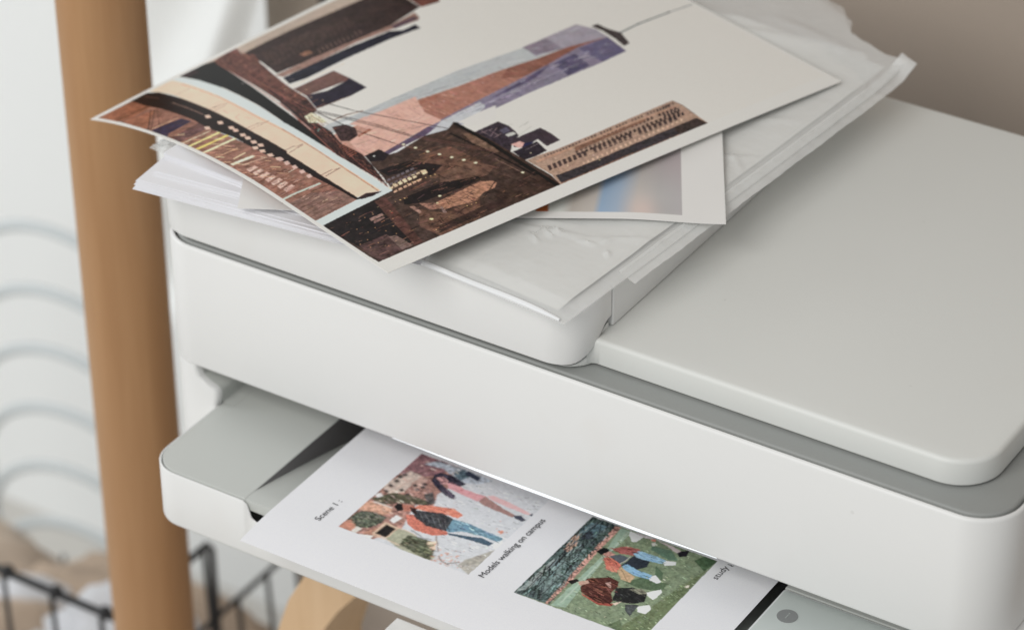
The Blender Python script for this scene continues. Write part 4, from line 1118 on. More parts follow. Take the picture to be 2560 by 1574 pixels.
SHEET_ART = """
m 0 0 0 339,299;345,975;1049,982;1039,316
m 0 0 0 1278,315;1284,983;1937,991;1930,330
p 196,198,203 0.05 0 339,299;345,975;1049,982;1039,316
p 168,124,112 0.35 0 339,299;345,975;582,977;617,867;586,745;631,641;542,626;601,412;520,297
p 146,104,110 0.35 0 344,790;345,975;520,976;521,890;465,834
p 170,178,190 0.3 0 402,910;440,965;582,977;749,969;701,909;621,880;497,927
p 90,112,124 0.4 0 556,922;586,972;641,944;616,887
p 196,176,164 0.15 0 328,666;378,832;445,827;445,677;394,625
p 186,150,138 0.2 0 432,752;451,826;488,818;489,705
l 120,110,108 6.72 0 347,657;379,831
l 196,150,130 6.72 0 394,625;421,797
p 72,66,66 0.2 0 355,792;368,806;387,795;374,780
p 72,66,66 0.2 0 348,767;361,782;380,771;367,756
p 72,66,66 0.2 0 349,685;362,699;380,688;367,674
p 72,66,66 0.2 0 352,731;365,745;384,734;371,720
p 72,66,66 0.2 0 326,591;339,605;357,594;344,580
p 72,66,66 0.2 0 355,640;368,654;386,643;374,629
p 72,66,66 0.2 0 412,684;425,698;444,687;431,673
p 72,66,66 0.2 0 477,778;490,792;509,781;496,766
p 72,66,66 0.2 0 484,754;496,768;515,757;502,743
p 72,66,66 0.2 0 454,668;467,683;485,672;472,658
p 72,66,66 0.2 0 444,747;457,761;476,750;463,736
p 72,66,66 0.2 0 473,723;486,738;504,727;491,712
p 72,66,66 0.2 0 376,591;388,605;407,594;394,580
p 96,92,74 0.4 0 343,553;404,647;508,676;612,679;586,643;494,606;420,550
p 88,84,84 0.5 0 534,712;559,749;616,682;590,656
p 210,205,205 0.1 0 341,592;356,617;381,602;365,576
p 206,196,188 0.1 0 345,513;371,549;470,550;462,525
p 202,152,126 0.25 0 316,475;353,538;474,543;485,509;435,438;389,450
p 90,95,84 0.5 0 340,369;360,457;419,478;487,475;491,428;467,373;420,334;382,345
p 190,128,104 0.2 0 339,299;355,383;409,342;406,301
p 205,200,192 0.1 0 406,301;408,351;440,341;431,301
p 176,126,104 0.25 0 457,317;487,380;522,383;510,311
p 214,214,212 0.1 0 443,301;512,327;515,304
p 224,226,226 0.05 0 511,460;514,512;551,508;540,456
p 166,166,142 0.14 0 573,340;582,440;679,431;844,339;829,308;664,309
p 206,176,150 0.1 0 498,336;501,441;580,438;575,342
p 44,41,41 0.3 0 510,347;516,429;572,425;568,347
l 214,186,160 12.09 0 503,329;580,335;656,330
l 210,184,158 10.75 0 578,436;626,438;679,431
p 98,102,80 0.45 0 652,336;645,410;734,431;789,431;822,354;834,308;749,318
l 56,54,48 8.06 0 645,410;756,444
l 56,54,48 8.06 0 634,453;705,438
l 56,54,48 8.06 0 652,345;686,376;735,339
l 56,54,48 8.06 0 680,402;708,380;691,350
l 56,54,48 8.06 0 749,318;770,341;810,317
l 56,54,48 8.06 0 797,309;814,339;839,355
l 56,54,48 8.06 0 646,381;803,400
p 222,190,165 0.2 0 746,414;780,445;812,387;778,384
l 120,84,60 10.75 0 757,479;831,384
d 206,138,108 7.88 0 899,333
d 206,138,108 7.88 0 857,276
d 206,138,108 11.82 0 921,301
d 190,120,90 11.82 0 874,395
d 222,160,130 11.82 0 892,293
d 222,160,130 7.88 0 814,366
d 222,160,130 11.82 0 860,340
d 190,120,90 15.76 0 877,279
d 190,120,90 7.88 0 866,326
d 206,138,108 7.88 0 914,281
d 222,160,130 11.82 0 915,371
d 206,138,108 11.82 0 968,333
d 206,138,108 11.82 0 919,402
d 206,138,108 11.82 0 858,375
d 222,160,130 15.76 0 873,339
d 190,120,90 11.82 0 1009,331
d 190,120,90 15.76 0 852,325
d 190,120,90 7.88 0 936,335
d 222,160,130 15.76 0 936,305
d 190,120,90 11.82 0 952,349
d 190,120,90 15.76 0 875,262
d 190,120,90 11.82 0 858,338
d 206,138,108 7.88 0 907,348
d 222,160,130 7.88 0 865,339
d 190,120,90 7.88 0 886,367
d 190,120,90 15.76 0 825,340
d 190,120,90 11.82 0 950,371
d 190,120,90 7.88 0 848,321
d 206,138,108 15.76 0 917,361
d 206,138,108 11.82 0 922,275
d 222,160,130 11.82 0 853,373
d 206,138,108 11.82 0 897,432
d 222,160,130 7.88 0 883,299
d 222,160,130 11.82 0 831,400
d 222,160,130 11.82 0 911,370
d 190,120,90 15.76 0 888,317
d 206,138,108 11.82 0 967,364
d 222,160,130 11.82 0 935,364
d 190,120,90 7.88 0 845,343
d 206,138,108 15.76 0 868,394
d 222,160,130 11.82 0 854,353
d 222,160,130 11.82 0 898,384
d 190,120,90 15.76 0 874,341
d 190,120,90 7.88 0 930,385
d 190,120,90 7.88 0 931,371
d 190,120,90 11.82 0 834,343
d 206,138,108 7.88 0 838,316
d 222,160,130 11.82 0 799,384
d 222,160,130 7.88 0 862,394
d 206,138,108 15.76 0 921,394
d 206,138,108 11.82 0 859,367
d 206,138,108 15.76 0 918,314
d 206,138,108 11.82 0 849,358
d 222,160,130 7.88 0 903,391
d 206,138,108 15.76 0 906,328
d 222,160,130 11.82 0 893,331
d 222,160,130 11.82 0 879,389
d 222,160,130 11.82 0 913,353
d 222,160,130 7.88 0 972,342
d 190,120,90 7.88 0 900,384
d 206,138,108 7.88 0 927,314
d 222,160,130 11.82 0 893,371
d 206,138,108 15.76 0 886,344
d 206,138,108 7.88 0 928,447
d 206,138,108 7.88 0 884,365
d 206,138,108 15.76 0 840,317
d 222,160,130 7.88 0 879,425
d 206,138,108 15.76 0 924,406
d 190,120,90 15.76 0 787,422
d 190,120,90 15.76 0 877,387
d 222,160,130 15.76 0 882,301
d 222,160,130 7.88 0 937,281
d 222,160,130 11.82 0 927,326
d 190,120,90 11.82 0 922,348
d 206,138,108 7.88 0 875,401
d 206,138,108 7.88 0 964,375
d 222,160,130 15.76 0 855,370
d 206,138,108 7.88 0 864,348
d 206,138,108 15.76 0 857,321
d 170,165,168 3.94 0 970,443
d 150,132,130 7.88 0 1028,640
d 170,165,168 3.94 0 994,685
d 170,165,168 5.91 0 993,690
d 196,140,120 7.88 0 915,440
d 196,140,120 7.88 0 669,758
d 196,140,120 5.91 0 934,563
d 150,132,130 5.91 0 665,831
d 150,132,130 3.94 0 937,936
d 196,140,120 7.88 0 845,596
d 196,140,120 7.88 0 1041,490
d 150,132,130 7.88 0 1003,816
d 170,165,168 5.91 0 808,888
d 196,140,120 7.88 0 897,564
d 170,165,168 7.88 0 847,580
d 170,165,168 5.91 0 977,444
d 150,132,130 5.91 0 867,942
d 170,165,168 5.91 0 1002,659
d 150,132,130 3.94 0 1010,839
d 170,165,168 7.88 0 973,715
d 170,165,168 3.94 0 823,947
d 150,132,130 7.88 0 892,592
d 170,165,168 3.94 0 853,634
d 196,140,120 7.88 0 689,729
d 150,132,130 7.88 0 876,855
d 170,165,168 5.91 0 812,691
d 150,132,130 7.88 0 739,629
d 170,165,168 5.91 0 954,843
d 150,132,130 5.91 0 784,825
d 196,140,120 7.88 0 923,506
d 170,165,168 3.94 0 1009,799
d 150,132,130 5.91 0 839,622
d 170,165,168 3.94 0 768,735
d 150,132,130 7.88 0 883,789
d 196,140,120 7.88 0 691,741
d 150,132,130 7.88 0 869,550
d 150,132,130 3.94 0 846,665
d 150,132,130 3.94 0 792,587
d 170,165,168 7.88 0 940,822
d 150,132,130 7.88 0 892,424
d 170,165,168 5.91 0 867,582
d 150,132,130 3.94 0 889,484
p 166,161,152 0.2 0 961,344;964,394;1041,534;1039,316
l 110,78,62 10.75 0 848,360;883,334;923,329
l 90,66,56 9.4 0 914,334;956,370
p 214,130,96 0.1 0 975,655;992,676;1008,661;995,643
d 206,120,92 11.82 0 962,671;947,727;1016,671
s 120,84,78 8.06 60 23,-5;352,387;350,967;568,961;631,641;553,482
s 214,190,176 8.06 50 26,-6;352,387;350,967;568,961;631,641;553,482
s 60,66,54 8.06 90 17,-5;344,371;360,457;419,478;487,475;491,428;467,373;420,334
s 134,140,116 6.72 60 16,-5;344,371;360,457;419,478;487,475;491,428;467,373;420,334
s 70,70,54 8.06 70 16,-3;343,553;404,647;508,676;612,679;586,643;494,606;420,550
s 60,62,50 8.06 60 25,0;652,336;645,410;789,431;822,354;832,312;749,318
s 140,142,112 6.72 50 25,0;652,336;645,410;789,431;822,354;832,312;749,318
b 0 2 0 
s 176,176,178 5.37 160 19,1;604,756;675,893;1038,976;1034,342;870,355;730,492
s 214,216,220 5.37 120 25,0;604,756;675,893;1038,976;1034,342;870,355;730,492
p 216,152,157 0.06 0 578,842;599,866;674,846;753,849;791,852;773,798;684,804;604,812
p 70,65,80 0.3 0 506,819;490,866;505,896;568,904;657,882;641,849;573,850;561,821;611,801;664,778;665,751;622,757;544,790
p 208,154,152 0.08 0 508,851;534,875;572,860;582,835;556,821
p 150,96,100 0 0 546,843;554,852;563,846;557,836
p 166,126,120 0.1 0 777,800;783,852;823,839;909,814;982,801;974,780;898,785;818,786
p 222,172,173 0.06 0 787,858;809,876;903,871;1035,850;1024,834;927,834;824,842
p 75,78,93 0.15 0 973,795;1001,813;1038,794;1030,777;990,782
p 75,80,96 0.1 0 1031,838;1038,860;1053,832
p 62,70,88 0.15 0 603,946;609,976;688,960;688,930
l 236,226,226 8.06 0 775,781;817,787
p 200,120,122 0 0 656,827;663,839;672,831;665,823
p 216,126,100 0.12 0 550,600;562,633;612,659;719,695;777,672;767,639;708,636;589,602
p 206,116,94 0.15 0 552,536;577,556;674,522;784,531;796,512;738,471;652,462;595,483
p 74,75,79 0.35 0 567,589;688,638;764,621;783,533;677,517;586,547
l 128,130,134 5.37 0 598,580;642,547;640,536
l 128,130,134 5.37 0 627,586;673,547;672,540
l 128,130,134 5.37 0 657,592;705,547;705,544
l 128,130,134 5.37 0 687,599;737,547;738,549
l 128,130,134 5.37 0 716,605;769,546;770,553
p 44,40,41 0.2 0 472,560;472,592;494,598;520,559;503,539
p 178,112,92 0.12 0 493,595;544,615;568,592;529,553
p 60,44,42 0.2 0 531,597;566,600;594,567;572,563;549,579
p 106,146,166 0.14 0 753,624;832,635;932,628;1024,622;1031,607;1009,586;934,588;838,568;790,530;772,539
p 70,94,112 0.18 0 788,524;894,557;943,576;1008,568;1000,541;909,533;800,515
l 64,90,108 6.72 0 796,633;801,587;841,582
l 74,100,118 5.37 0 896,591;976,616
p 216,220,222 0.05 0 1004,553;1014,586;1028,611;1047,592;1040,537
s 168,84,64 5.37 26 27,-1;552,536;577,556;674,522;784,531;796,512;738,471;652,462;595,483
s 236,160,132 5.37 22 25,0;550,600;562,633;612,659;719,695;777,672;767,639;708,636;589,602
s 172,92,72 5.37 16 32,0;550,600;562,633;612,659;719,695;777,672;767,639;708,636;589,602
s 46,47,52 6.72 34 29,-19;567,589;688,638;764,621;783,533;677,517;586,547
s 78,116,140 5.37 40 30,-3;753,624;832,635;932,628;1024,622;1009,586;934,588;838,568;790,530
s 146,182,198 5.37 24 41,-3;753,624;832,635;932,628;1024,622;1009,586;934,588;838,568
s 190,122,130 4.03 24 28,-3;578,842;599,866;674,846;753,849;791,852;773,798;684,804;604,812
s 44,40,52 5.37 30 44,-16;506,819;490,866;505,896;568,904;657,882;573,850;611,801;664,778;665,751;622,757;544,790
s 110,100,112 4.03 16 39,-19;570,807;601,816;664,778;665,751;622,757
d 120,78,66 9.85 0 522,591;533,580;546,591
p 128,143,114 0.14 0 1278,315;1284,983;1937,991;1930,330
p 112,126,90 0.16 0 1797,325;1851,543;1888,753;1928,905;1937,669;1930,330
p 148,172,152 0.08 0 1467,324;1476,752;1441,975;1500,974;1495,764;1532,344
l 170,186,170 17.93 0 1495,362;1495,678;1484,969
p 78,94,92 0.5 0 1278,315;1284,983;1429,984;1431,871;1429,766;1443,529;1459,327
p 110,130,128 0.35 0 1327,403;1334,750;1429,766;1434,544;1425,381
p 186,150,130 0.25 0 1303,698;1288,803;1304,852;1338,753;1329,693
p 92,120,130 0.4 0 1295,857;1303,940;1381,955;1376,853
p 60,68,78 0.4 0 1309,855;1342,887;1376,842;1333,804
p 140,150,148 0.3 0 1287,331;1297,554;1301,621;1320,601;1322,369
l 50,42,46 10.46 0 1313,321;1315,738
l 50,42,46 8.97 0 1346,331;1357,776
l 50,42,46 7.47 0 1392,329;1405,719
l 50,42,46 10.46 0 1315,738;1337,983
l 50,42,46 5.98 0 1353,762;1390,972
l 50,42,46 8.97 0 1330,532;1420,525
l 50,42,46 7.47 0 1344,669;1424,666
l 50,42,46 5.98 0 1283,503;1350,491
l 50,42,46 17.93 0 1335,578;1325,679
l 50,42,46 14.95 0 1401,555;1372,752
l 50,42,46 7.47 0 1270,919;1328,911
l 62,54,58 4.48 0 1294,372;1350,365
l 62,54,58 4.48 0 1296,414;1353,406
l 62,54,58 4.48 0 1298,456;1356,446
l 62,54,58 4.48 0 1299,498;1358,487
l 62,54,58 4.48 0 1301,540;1361,528
l 62,54,58 4.48 0 1303,582;1364,569
l 62,54,58 4.48 0 1305,624;1366,610
l 62,54,58 4.48 0 1307,667;1369,651
l 62,54,58 4.48 0 1309,710;1372,693
l 62,54,58 4.48 0 1310,753;1374,734
l 62,54,58 4.48 0 1312,796;1377,776
l 62,54,58 4.48 0 1314,839;1380,818
l 62,54,58 4.48 0 1316,883;1383,860
l 62,54,58 4.48 0 1318,927;1386,903
p 188,138,124 0.4 0 1452,322;1453,556;1443,764;1441,979;1412,974;1417,785;1427,545;1438,324
d 160,100,96 8.77 0 1435,770
d 206,150,140 15.34 0 1436,576
d 160,100,96 8.77 0 1438,605
d 216,170,150 10.96 0 1448,418
d 206,150,140 15.34 0 1443,446
d 216,170,150 8.77 0 1439,785
d 216,170,150 8.77 0 1443,668
d 160,100,96 15.34 0 1435,771
d 206,150,140 10.96 0 1460,509
d 160,100,96 10.96 0 1444,728
d 206,150,140 15.34 0 1436,618
d 206,150,140 15.34 0 1443,539
d 206,150,140 15.34 0 1452,431
d 160,100,96 15.34 0 1448,485
d 216,170,150 15.34 0 1442,571
d 160,100,96 8.77 0 1440,441
d 216,170,150 15.34 0 1439,724
d 206,150,140 10.96 0 1442,670
d 206,150,140 8.77 0 1439,658
d 160,100,96 8.77 0 1450,453
d 216,170,150 8.77 0 1439,453
d 206,150,140 10.96 0 1435,872
d 206,150,140 8.77 0 1430,937
d 160,100,96 10.96 0 1449,359
d 206,150,140 8.77 0 1441,514
d 216,170,150 10.96 0 1430,592
d 216,170,150 8.77 0 1434,871
d 216,170,150 10.96 0 1447,591
d 216,170,150 8.77 0 1433,463
d 216,170,150 8.77 0 1444,396
d 206,150,140 10.96 0 1445,660
d 216,170,150 15.34 0 1448,535
d 216,170,150 8.77 0 1458,360
d 206,150,140 10.96 0 1428,901
d 206,150,140 8.77 0 1434,415
d 216,170,150 8.77 0 1442,715
d 160,100,96 15.34 0 1438,729
d 206,150,140 10.96 0 1444,654
d 160,100,96 15.34 0 1441,438
d 216,170,150 10.96 0 1443,692
d 206,150,140 10.96 0 1438,798
d 160,100,96 10.96 0 1436,438
d 160,100,96 10.96 0 1437,728
d 216,170,150 10.96 0 1439,393
d 160,100,96 8.77 0 1438,610
d 206,150,140 15.34 0 1430,938
s 44,50,50 10.46 90 -25,53;1283,318;1286,979;1424,981;1426,868;1424,763;1439,526;1455,332
s 130,150,150 7.47 80 -3,48;1283,318;1286,979;1424,981;1426,868;1424,763;1439,526;1455,332
s 58,78,72 8.97 110 22,-6;1353,718;1410,797;1400,967;1429,984;1429,766;1439,526;1455,332;1411,372
b 0 1 0 
s 108,124,92 5.98 420 15,-4;1509,339;1481,962;1937,991;1930,330
s 152,166,134 5.98 300 13,-3;1509,339;1481,962;1937,991;1930,330
p 92,112,84 0.12 0 1660,641;1716,720;1833,729;1832,664;1734,634
p 90,112,86 0.12 0 1717,816;1773,788;1796,736;1749,751
p 96,124,104 0.12 0 1629,934;1723,949;1784,901;1750,880;1638,907
p 80,106,76 0.15 0 1923,892;1938,989;1872,993;1845,939
p 100,116,84 0.2 0 1752,338;1780,396;1823,346;1800,322
p 172,96,90 0.14 0 1484,820;1531,868;1598,882;1605,830;1534,808
p 202,110,90 0.14 0 1485,747;1533,766;1587,735;1590,682;1543,674
p 214,130,106 0.1 0 1533,702;1566,722;1595,685;1570,672
p 90,98,106 0.12 0 1500,765;1537,803;1591,802;1572,745
p 38,40,42 0.15 0 1437,765;1448,810;1477,812;1487,791;1468,755
p 192,138,126 0.15 0 1471,759;1486,801;1521,791;1501,755
p 54,60,70 0.15 0 1584,733;1596,824;1677,832;1689,786;1661,747
p 140,181,206 0.08 0 1587,837;1600,872;1676,875;1737,872;1735,841;1671,828;1610,822
p 130,175,205 0.08 0 1590,735;1604,756;1669,744;1740,746;1744,714;1674,703;1609,715
p 226,229,236 0 0 1736,850;1738,870;1781,886;1792,865;1751,837
p 226,229,236 0 0 1736,727;1752,755;1796,727;1788,705;1747,711
l 200,190,185 7.47 0 1573,743;1585,788;1588,816
p 192,160,122 0.12 0 1591,690;1591,725;1633,709;1680,695;1682,649;1637,647
l 130,100,70 5.98 0 1599,711;1641,673;1668,648
p 94,52,44 0.25 0 1503,574;1590,638;1637,628;1649,594;1650,540;1687,490;1681,455;1621,449;1532,477;1511,503
p 168,78,62 0.15 0 1536,471;1634,449;1699,481;1699,460;1641,437;1551,459
p 176,140,128 0.2 0 1589,588;1607,610;1630,572;1612,571
l 150,96,82 5.98 0 1532,553;1598,572;1653,534
l 60,34,30 8.97 0 1546,488;1625,506;1681,488
p 40,35,35 0.15 0 1438,511;1465,547;1482,542;1469,500
p 190,150,132 0.15 0 1479,530;1513,564;1529,550;1506,513
p 46,46,47 0.2 0 1648,583;1709,623;1789,618;1807,565;1769,521;1681,497
p 132,130,112 0.3 0 1705,606;1751,638;1794,621;1758,597
p 82,86,87 0.3 0 1742,503;1797,530;1805,440;1765,466
p 216,190,172 0 0 1690,481;1721,513;1710,473
p 226,226,223 0 0 1782,626;1824,677;1839,665;1835,593;1795,609
p 216,219,219 0 0 1796,517;1837,557;1858,535;1852,490;1818,486
p 228,231,233 0 0 1499,949;1491,979;1563,969;1556,924;1536,913
p 198,188,194 0.1 0 1502,981;1600,985;1616,978;1563,967
p 206,122,106 0 0 1602,974;1617,987;1629,967;1612,965
p 200,196,190 0 0 1617,948;1630,965;1641,941;1633,931
p 197,182,182 0.05 0 1619,982;1705,981;1767,966;1753,944;1687,968
p 44,41,49 0.2 0 1753,944;1763,969;1791,991;1802,947;1776,926
p 226,206,190 0 0 1904,755;1917,774;1924,758;1914,746
s 60,32,28 7.47 40 45,-6;1503,574;1590,638;1637,628;1650,540;1687,490;1681,455;1621,449;1532,477;1511,503
s 128,74,62 5.98 26 43,-3;1503,574;1590,638;1637,628;1650,540;1687,490;1621,449;1532,477
s 140,72,66 5.98 26 33,3;1484,820;1531,868;1598,882;1605,830;1534,808
s 168,84,66 5.98 22 30,-15;1485,747;1533,766;1587,735;1590,682;1543,674
s 100,140,172 5.98 22 35,-1;1587,837;1600,872;1676,875;1737,872;1735,841;1671,828
s 94,136,168 5.98 22 35,-1;1590,735;1604,756;1669,744;1740,746;1744,714;1674,703
s 74,74,70 5.98 26 25,-7;1648,583;1709,623;1789,618;1807,565;1769,521;1681,497
d 180,180,150 13.15 0 1714,380;1781,406;1727,722
"""

# ------------------------------------------------------------------ materials
WHITE = mat("printer_white", (0.80, 0.80, 0.79), 0.42, 0.4, bump=0.08, bscale=1800, var=0.012, vscale=9, wear=(0.12, 14))
LIDW = mat("lid_white", (0.73, 0.74, 0.715), 0.45, 0.4, bump=0.1, bscale=1600, var=0.012, vscale=7, wear=(0.05, 11))
GREY = mat("printer_grey", (0.31, 0.32, 0.31), 0.5, 0.4, bump=0.1, bscale=1800, var=0.02)
DECK = mat("tray_grey", (0.535, 0.55, 0.525), 0.5, 0.4, bump=0.1, bscale=1800, var=0.015)
CHAN = mat("channel_grey", (0.20, 0.19, 0.195), 0.55, 0.4, bump=0.1, var=0.03)
DARK = mat("slot_dark", (0.03, 0.03, 0.03), 0.6)
GLASS = mat("panel_gloss", (0.60, 0.65, 0.63), 0.2, 0.5, coat=0.5)
RIM = mat("panel_rim", (0.75, 0.78, 0.78), 0.25, 0.5)
BTN = mat("button_grey", (0.27, 0.28, 0.28), 0.3)
GLOW = mat("light_bar_glow", (0.9, 0.95, 1.0), 0.4, emit=(0.90, 0.96, 1.0, 0.55))
PAPER = mat("paper_white", (0.84, 0.84, 0.87), 0.6, 0.25, bump=0.05, bscale=900, var=0.006)
PHOTOW = mat("photo_paper_white", (0.82, 0.82, 0.80), 0.35, 0.35, var=0.006)
INK = mat("black_ink", (0.03, 0.03, 0.035), 0.5)

# ------------------------------------------------------------------ room
def plane(name, pts, m):
    bm = bmesh.new(); bm.faces.new([bm.verts.new(p) for p in pts]); o = link(name, bm, m, smooth=False); o["kind"] = "structure"; return o
plane("floor", [(-4, -4, -0.75), (4, -4, -0.75), (4, 0.79, -0.75), (-4, 0.79, -0.75)], mat("floor_grey", (0.62, 0.60, 0.56), 0.6, var=0.08, vscale=3))
def block(name, x0, y0, z0, x1, y1, z1, m):
    bm = bmesh.new(); loft(bm, [[(x0, y0, z), (x1, y0, z), (x1, y1, z), (x0, y1, z)] for z in (z0, z1)])
    o = link(name, bm, m, smooth=False); o["kind"] = "structure"; return o
block("wall", -0.258, 0.42, -0.75, 4.0, 0.52, 2.2, mat("taupe_paint", (0.42, 0.355, 0.30), 0.75, 0.2, var=0.03, vscale=2))
block("white_wall", -4.0, 0.70, -0.75, -0.20, 0.80, 2.2, mat("white_paint", (0.90, 0.915, 0.91), 0.8, 0.2, var=0.01, vscale=3))

# ------------------------------------------------------------------ printer
PR = thing("printer", "white desktop printer with grey trim, feeding a colour sheet from its front tray", "printer")

# shell: rounded plan, recessed well on top
R4 = (0.022, 0.022, 0.016, 0.016)
bm = bmesh.new()
box = (-0.0098, 0.0, 0.4325, 0.283)
rings = []
for ins, z in [(0.004, 0.0822), (0.0009, 0.0817), (0.0003, 0.0821), (0.0, 0.083), (0.0, 0.1478), (0.0004, 0.1488), (0.0010, 0.1493), (0.0017, 0.1494), (0.0022, 0.1489), (0.0025, 0.1478), (0.0025, 0.138)]:
    rings.append([(x, y, z) for x, y in rrect(*box, R4, ins, 12)])
loft(bm, rings)
link("front_panel", bm, WHITE, PR)

def pillar(name, left):
    bm = bmesh.new(); rings = []
    zs = [0.0, 0.03, 0.058, 0.0615, 0.0631, 0.0655, 0.0680, 0.0699, 0.0710, 0.0719, 0.0736, 0.0756, 0.0797, 0.0817]
    xr = [0.0222, 0.0222, 0.0222, 0.0224, 0.0229, 0.0235, 0.0236, 0.0233, 0.0224, 0.0210, 0.0165, 0.0130, 0.0119, 0.0117]
    for z, x in zip(zs, xr):
        pts = [(-0.0098, 0.2)] + [(0.0122 - 0.022 * math.cos(math.radians(a)), 0.022 - 0.022 * math.sin(math.radians(a))) for a in range(0, 91, 6) if 0.0122 - 0.022 * math.cos(math.radians(a)) < x - 0.0022]
        yf = lambda q: 0.022 - math.sqrt(max(0.022 ** 2 - max(0.0122 - q, 0) ** 2, 0))
        pts += [(x - 0.0012, yf(x - 0.0012)), (x - 0.0004, 0.0010 + yf(x)), (x, 0.0030 + yf(x)), (x, 0.2)]
        # resample to a fixed count
        P = [Vector((a, b, 0)) for a, b in pts]; L = [0]
        for a, b in zip(P[:-1], P[1:]): L.append(L[-1] + (b - a).length)
        head = 0.2 - 0.022
        ts = [0, head] + list(np.linspace(head, L[-2], 40)[1:]) + [L[-1]]
        q = []
        for t in ts:
            i = max(k for k in range(len(L)) if L[k] <= t + 1e-9); i = min(i, len(P) - 2)
            f = (t - L[i]) / max(L[i + 1] - L[i], 1e-9); v = P[i].lerp(P[i + 1], f); q.append((v.x if left else 0.4325 - v.x, v.y, z))
        rings.append(q)
    loft(bm, rings)
    return link(name, bm, WHITE, PR, angle=50)
pillar("side_pillar", True); pillar("side_pillar", False)
slab("inner_housing", (0.0235, 0.12, 0.409, 0.280), (0.003,) * 4, 0.0, 0.0816, DARK, PR)

# grey scanner base in the well, lid, feeder
slab("scanner_base", (-0.0064, 0.0034, 0.4291, 0.276), (0.0186, 0.0186, 0.012, 0.012), 0.139, 0.1500, GREY, PR, e1=0.0012)
slab("lid", (-0.0083, 0.0150, 0.4146, 0.279), (0.02, 0.021, 0.014, 0.014), 0.1512, 0.1640, LIDW, PR, e0=0.0006, e1=0.0022, n=14)
slab("lid_seal", (0.010, 0.023, 0.405, 0.27), (0.01,) * 4, 0.1495, 0.1515, DARK, PR)
# raised foot of the feeder on the lid (seen as a small triangle below the cover)
def zb(y): return 0.1534 + 0.0164 * smoothstep((y - 0.004) / 0.0225)
bm = bmesh.new(); rings = []
fb = (0.002, 0.0060, 0.2266, 0.0272); fr4 = (0.014, 0.0145, 0.0004, 0.0004)
for ins, dz, top in [(0.0006, 0.0, 0), (0.0, 0.0006, 0), (0.0, -0.0038, 1), (0.0003, -0.0034, 1), (0.0008, -0.0037, 1), (0.0010, -0.0055, 1), (0.0012, -0.0100, 1)]:
    rings.append([(x, y, (max(zb(y) + dz, 0.1509) if top else 0.1506 + dz)) for x, y in rrect(*fb, fr4, ins, 14, 10)])
loft(bm, rings)
link("feeder_foot", bm, LIDW, PR, angle=50)
slab("gap_shade_core", (0.006, 0.0090, 0.2238, 0.0264), (0.012, 0.012, 0.001, 0.001), 0.1520, 0.1800, DARK, PR)  # near-black core put inside to stand in for shade in the gap
bm = bmesh.new(); rings = []
for z, g in [(0.1512, 0.0006), (0.1518, 0.0)] + [(0.16405 - 0.0022 * (1 - math.sin(math.radians(t))), 0.0022 * (1 - math.cos(math.radians(t)))) for t in (0, 22.5, 45, 67.5, 90)]:
    cx, cy, R_ = 0.2291, 0.0090, 0.0060
    arc = [(cx + (R_ + g) * math.cos(math.radians(t)), cy + (R_ + g) * math.sin(math.radians(t)), z) for t in np.linspace(145.8, 90, 14)]
    rings.append(arc + [(0.2291, 0.0215, z), (0.2200, 0.0215, z), (0.2200, 0.0150, z)])
loft(bm, rings)
link("lid_shoulder", bm, LIDW, PR, angle=50)
slab("feeder_housing", (-0.0083, 0.0282, 0.2281, 0.276), (0.0006, 0.0009, 0.006, 0.006), 0.1644, 0.1862, WHITE, PR, e0=0.0005, e1=0.0014)
bm = bmesh.new()
cb = (-0.0098, 0.0010, 0.2279, 0.0273); rads = (0.020, 0.0195, 0.0006, 0.0006)
prof = [(0.0020, 0.0006, 0), (0.0004, 0.0002, 0), (0.0, 0.0012, 0)]
rings = []
for ins, dz, _ in prof: rings.append([(x, y, zb(y) + dz) for x, y in rrect(*cb, rads, ins, 14, 8)])
for i in range(7):
    a = math.radians(90 * i / 6); ins = 0.0085 * (1 - math.cos(a)); z = 0.1862 - 0.0085 * (1 - math.sin(a))
    rr = rrect(*cb, rads, 0.0, 14, 8); ri = rrect(cb[0], cb[1], cb[2], cb[3] + 0.0, rads, 0.0, 14, 8)
    q = []
    for (x, y) in rr:
        # roll the top edge over at the front and the outer sides only
        k = 1.0 if y < 0.0273 else 0.0
        dx = (0.5 * (ins if x < 0.04 else -ins if x > 0.18 else 0)) * k * (1 if (x < -0.008 or x > 0.226) else max(0, 1 - (min(x, 0.2279 - x)) / 0.02))
        dy = ins * max(0.0, 1 - max(y - 0.0004, 0) / 0.02)
        zz = z if y < 0.02 else z + (0.1862 - 0.0012 - z) * smoothstep((y - 0.006) / 0.02) * (1 if i < 6 else 0)
        q.append((x + dx, y + dy, 0.1862 - (0.1862 - z) * (1 - 0.8 * smoothstep((y - 0.004) / 0.02))))
    rings.append(q)
loft(bm, rings)
link("feeder_cover", bm, WHITE, PR, angle=55)

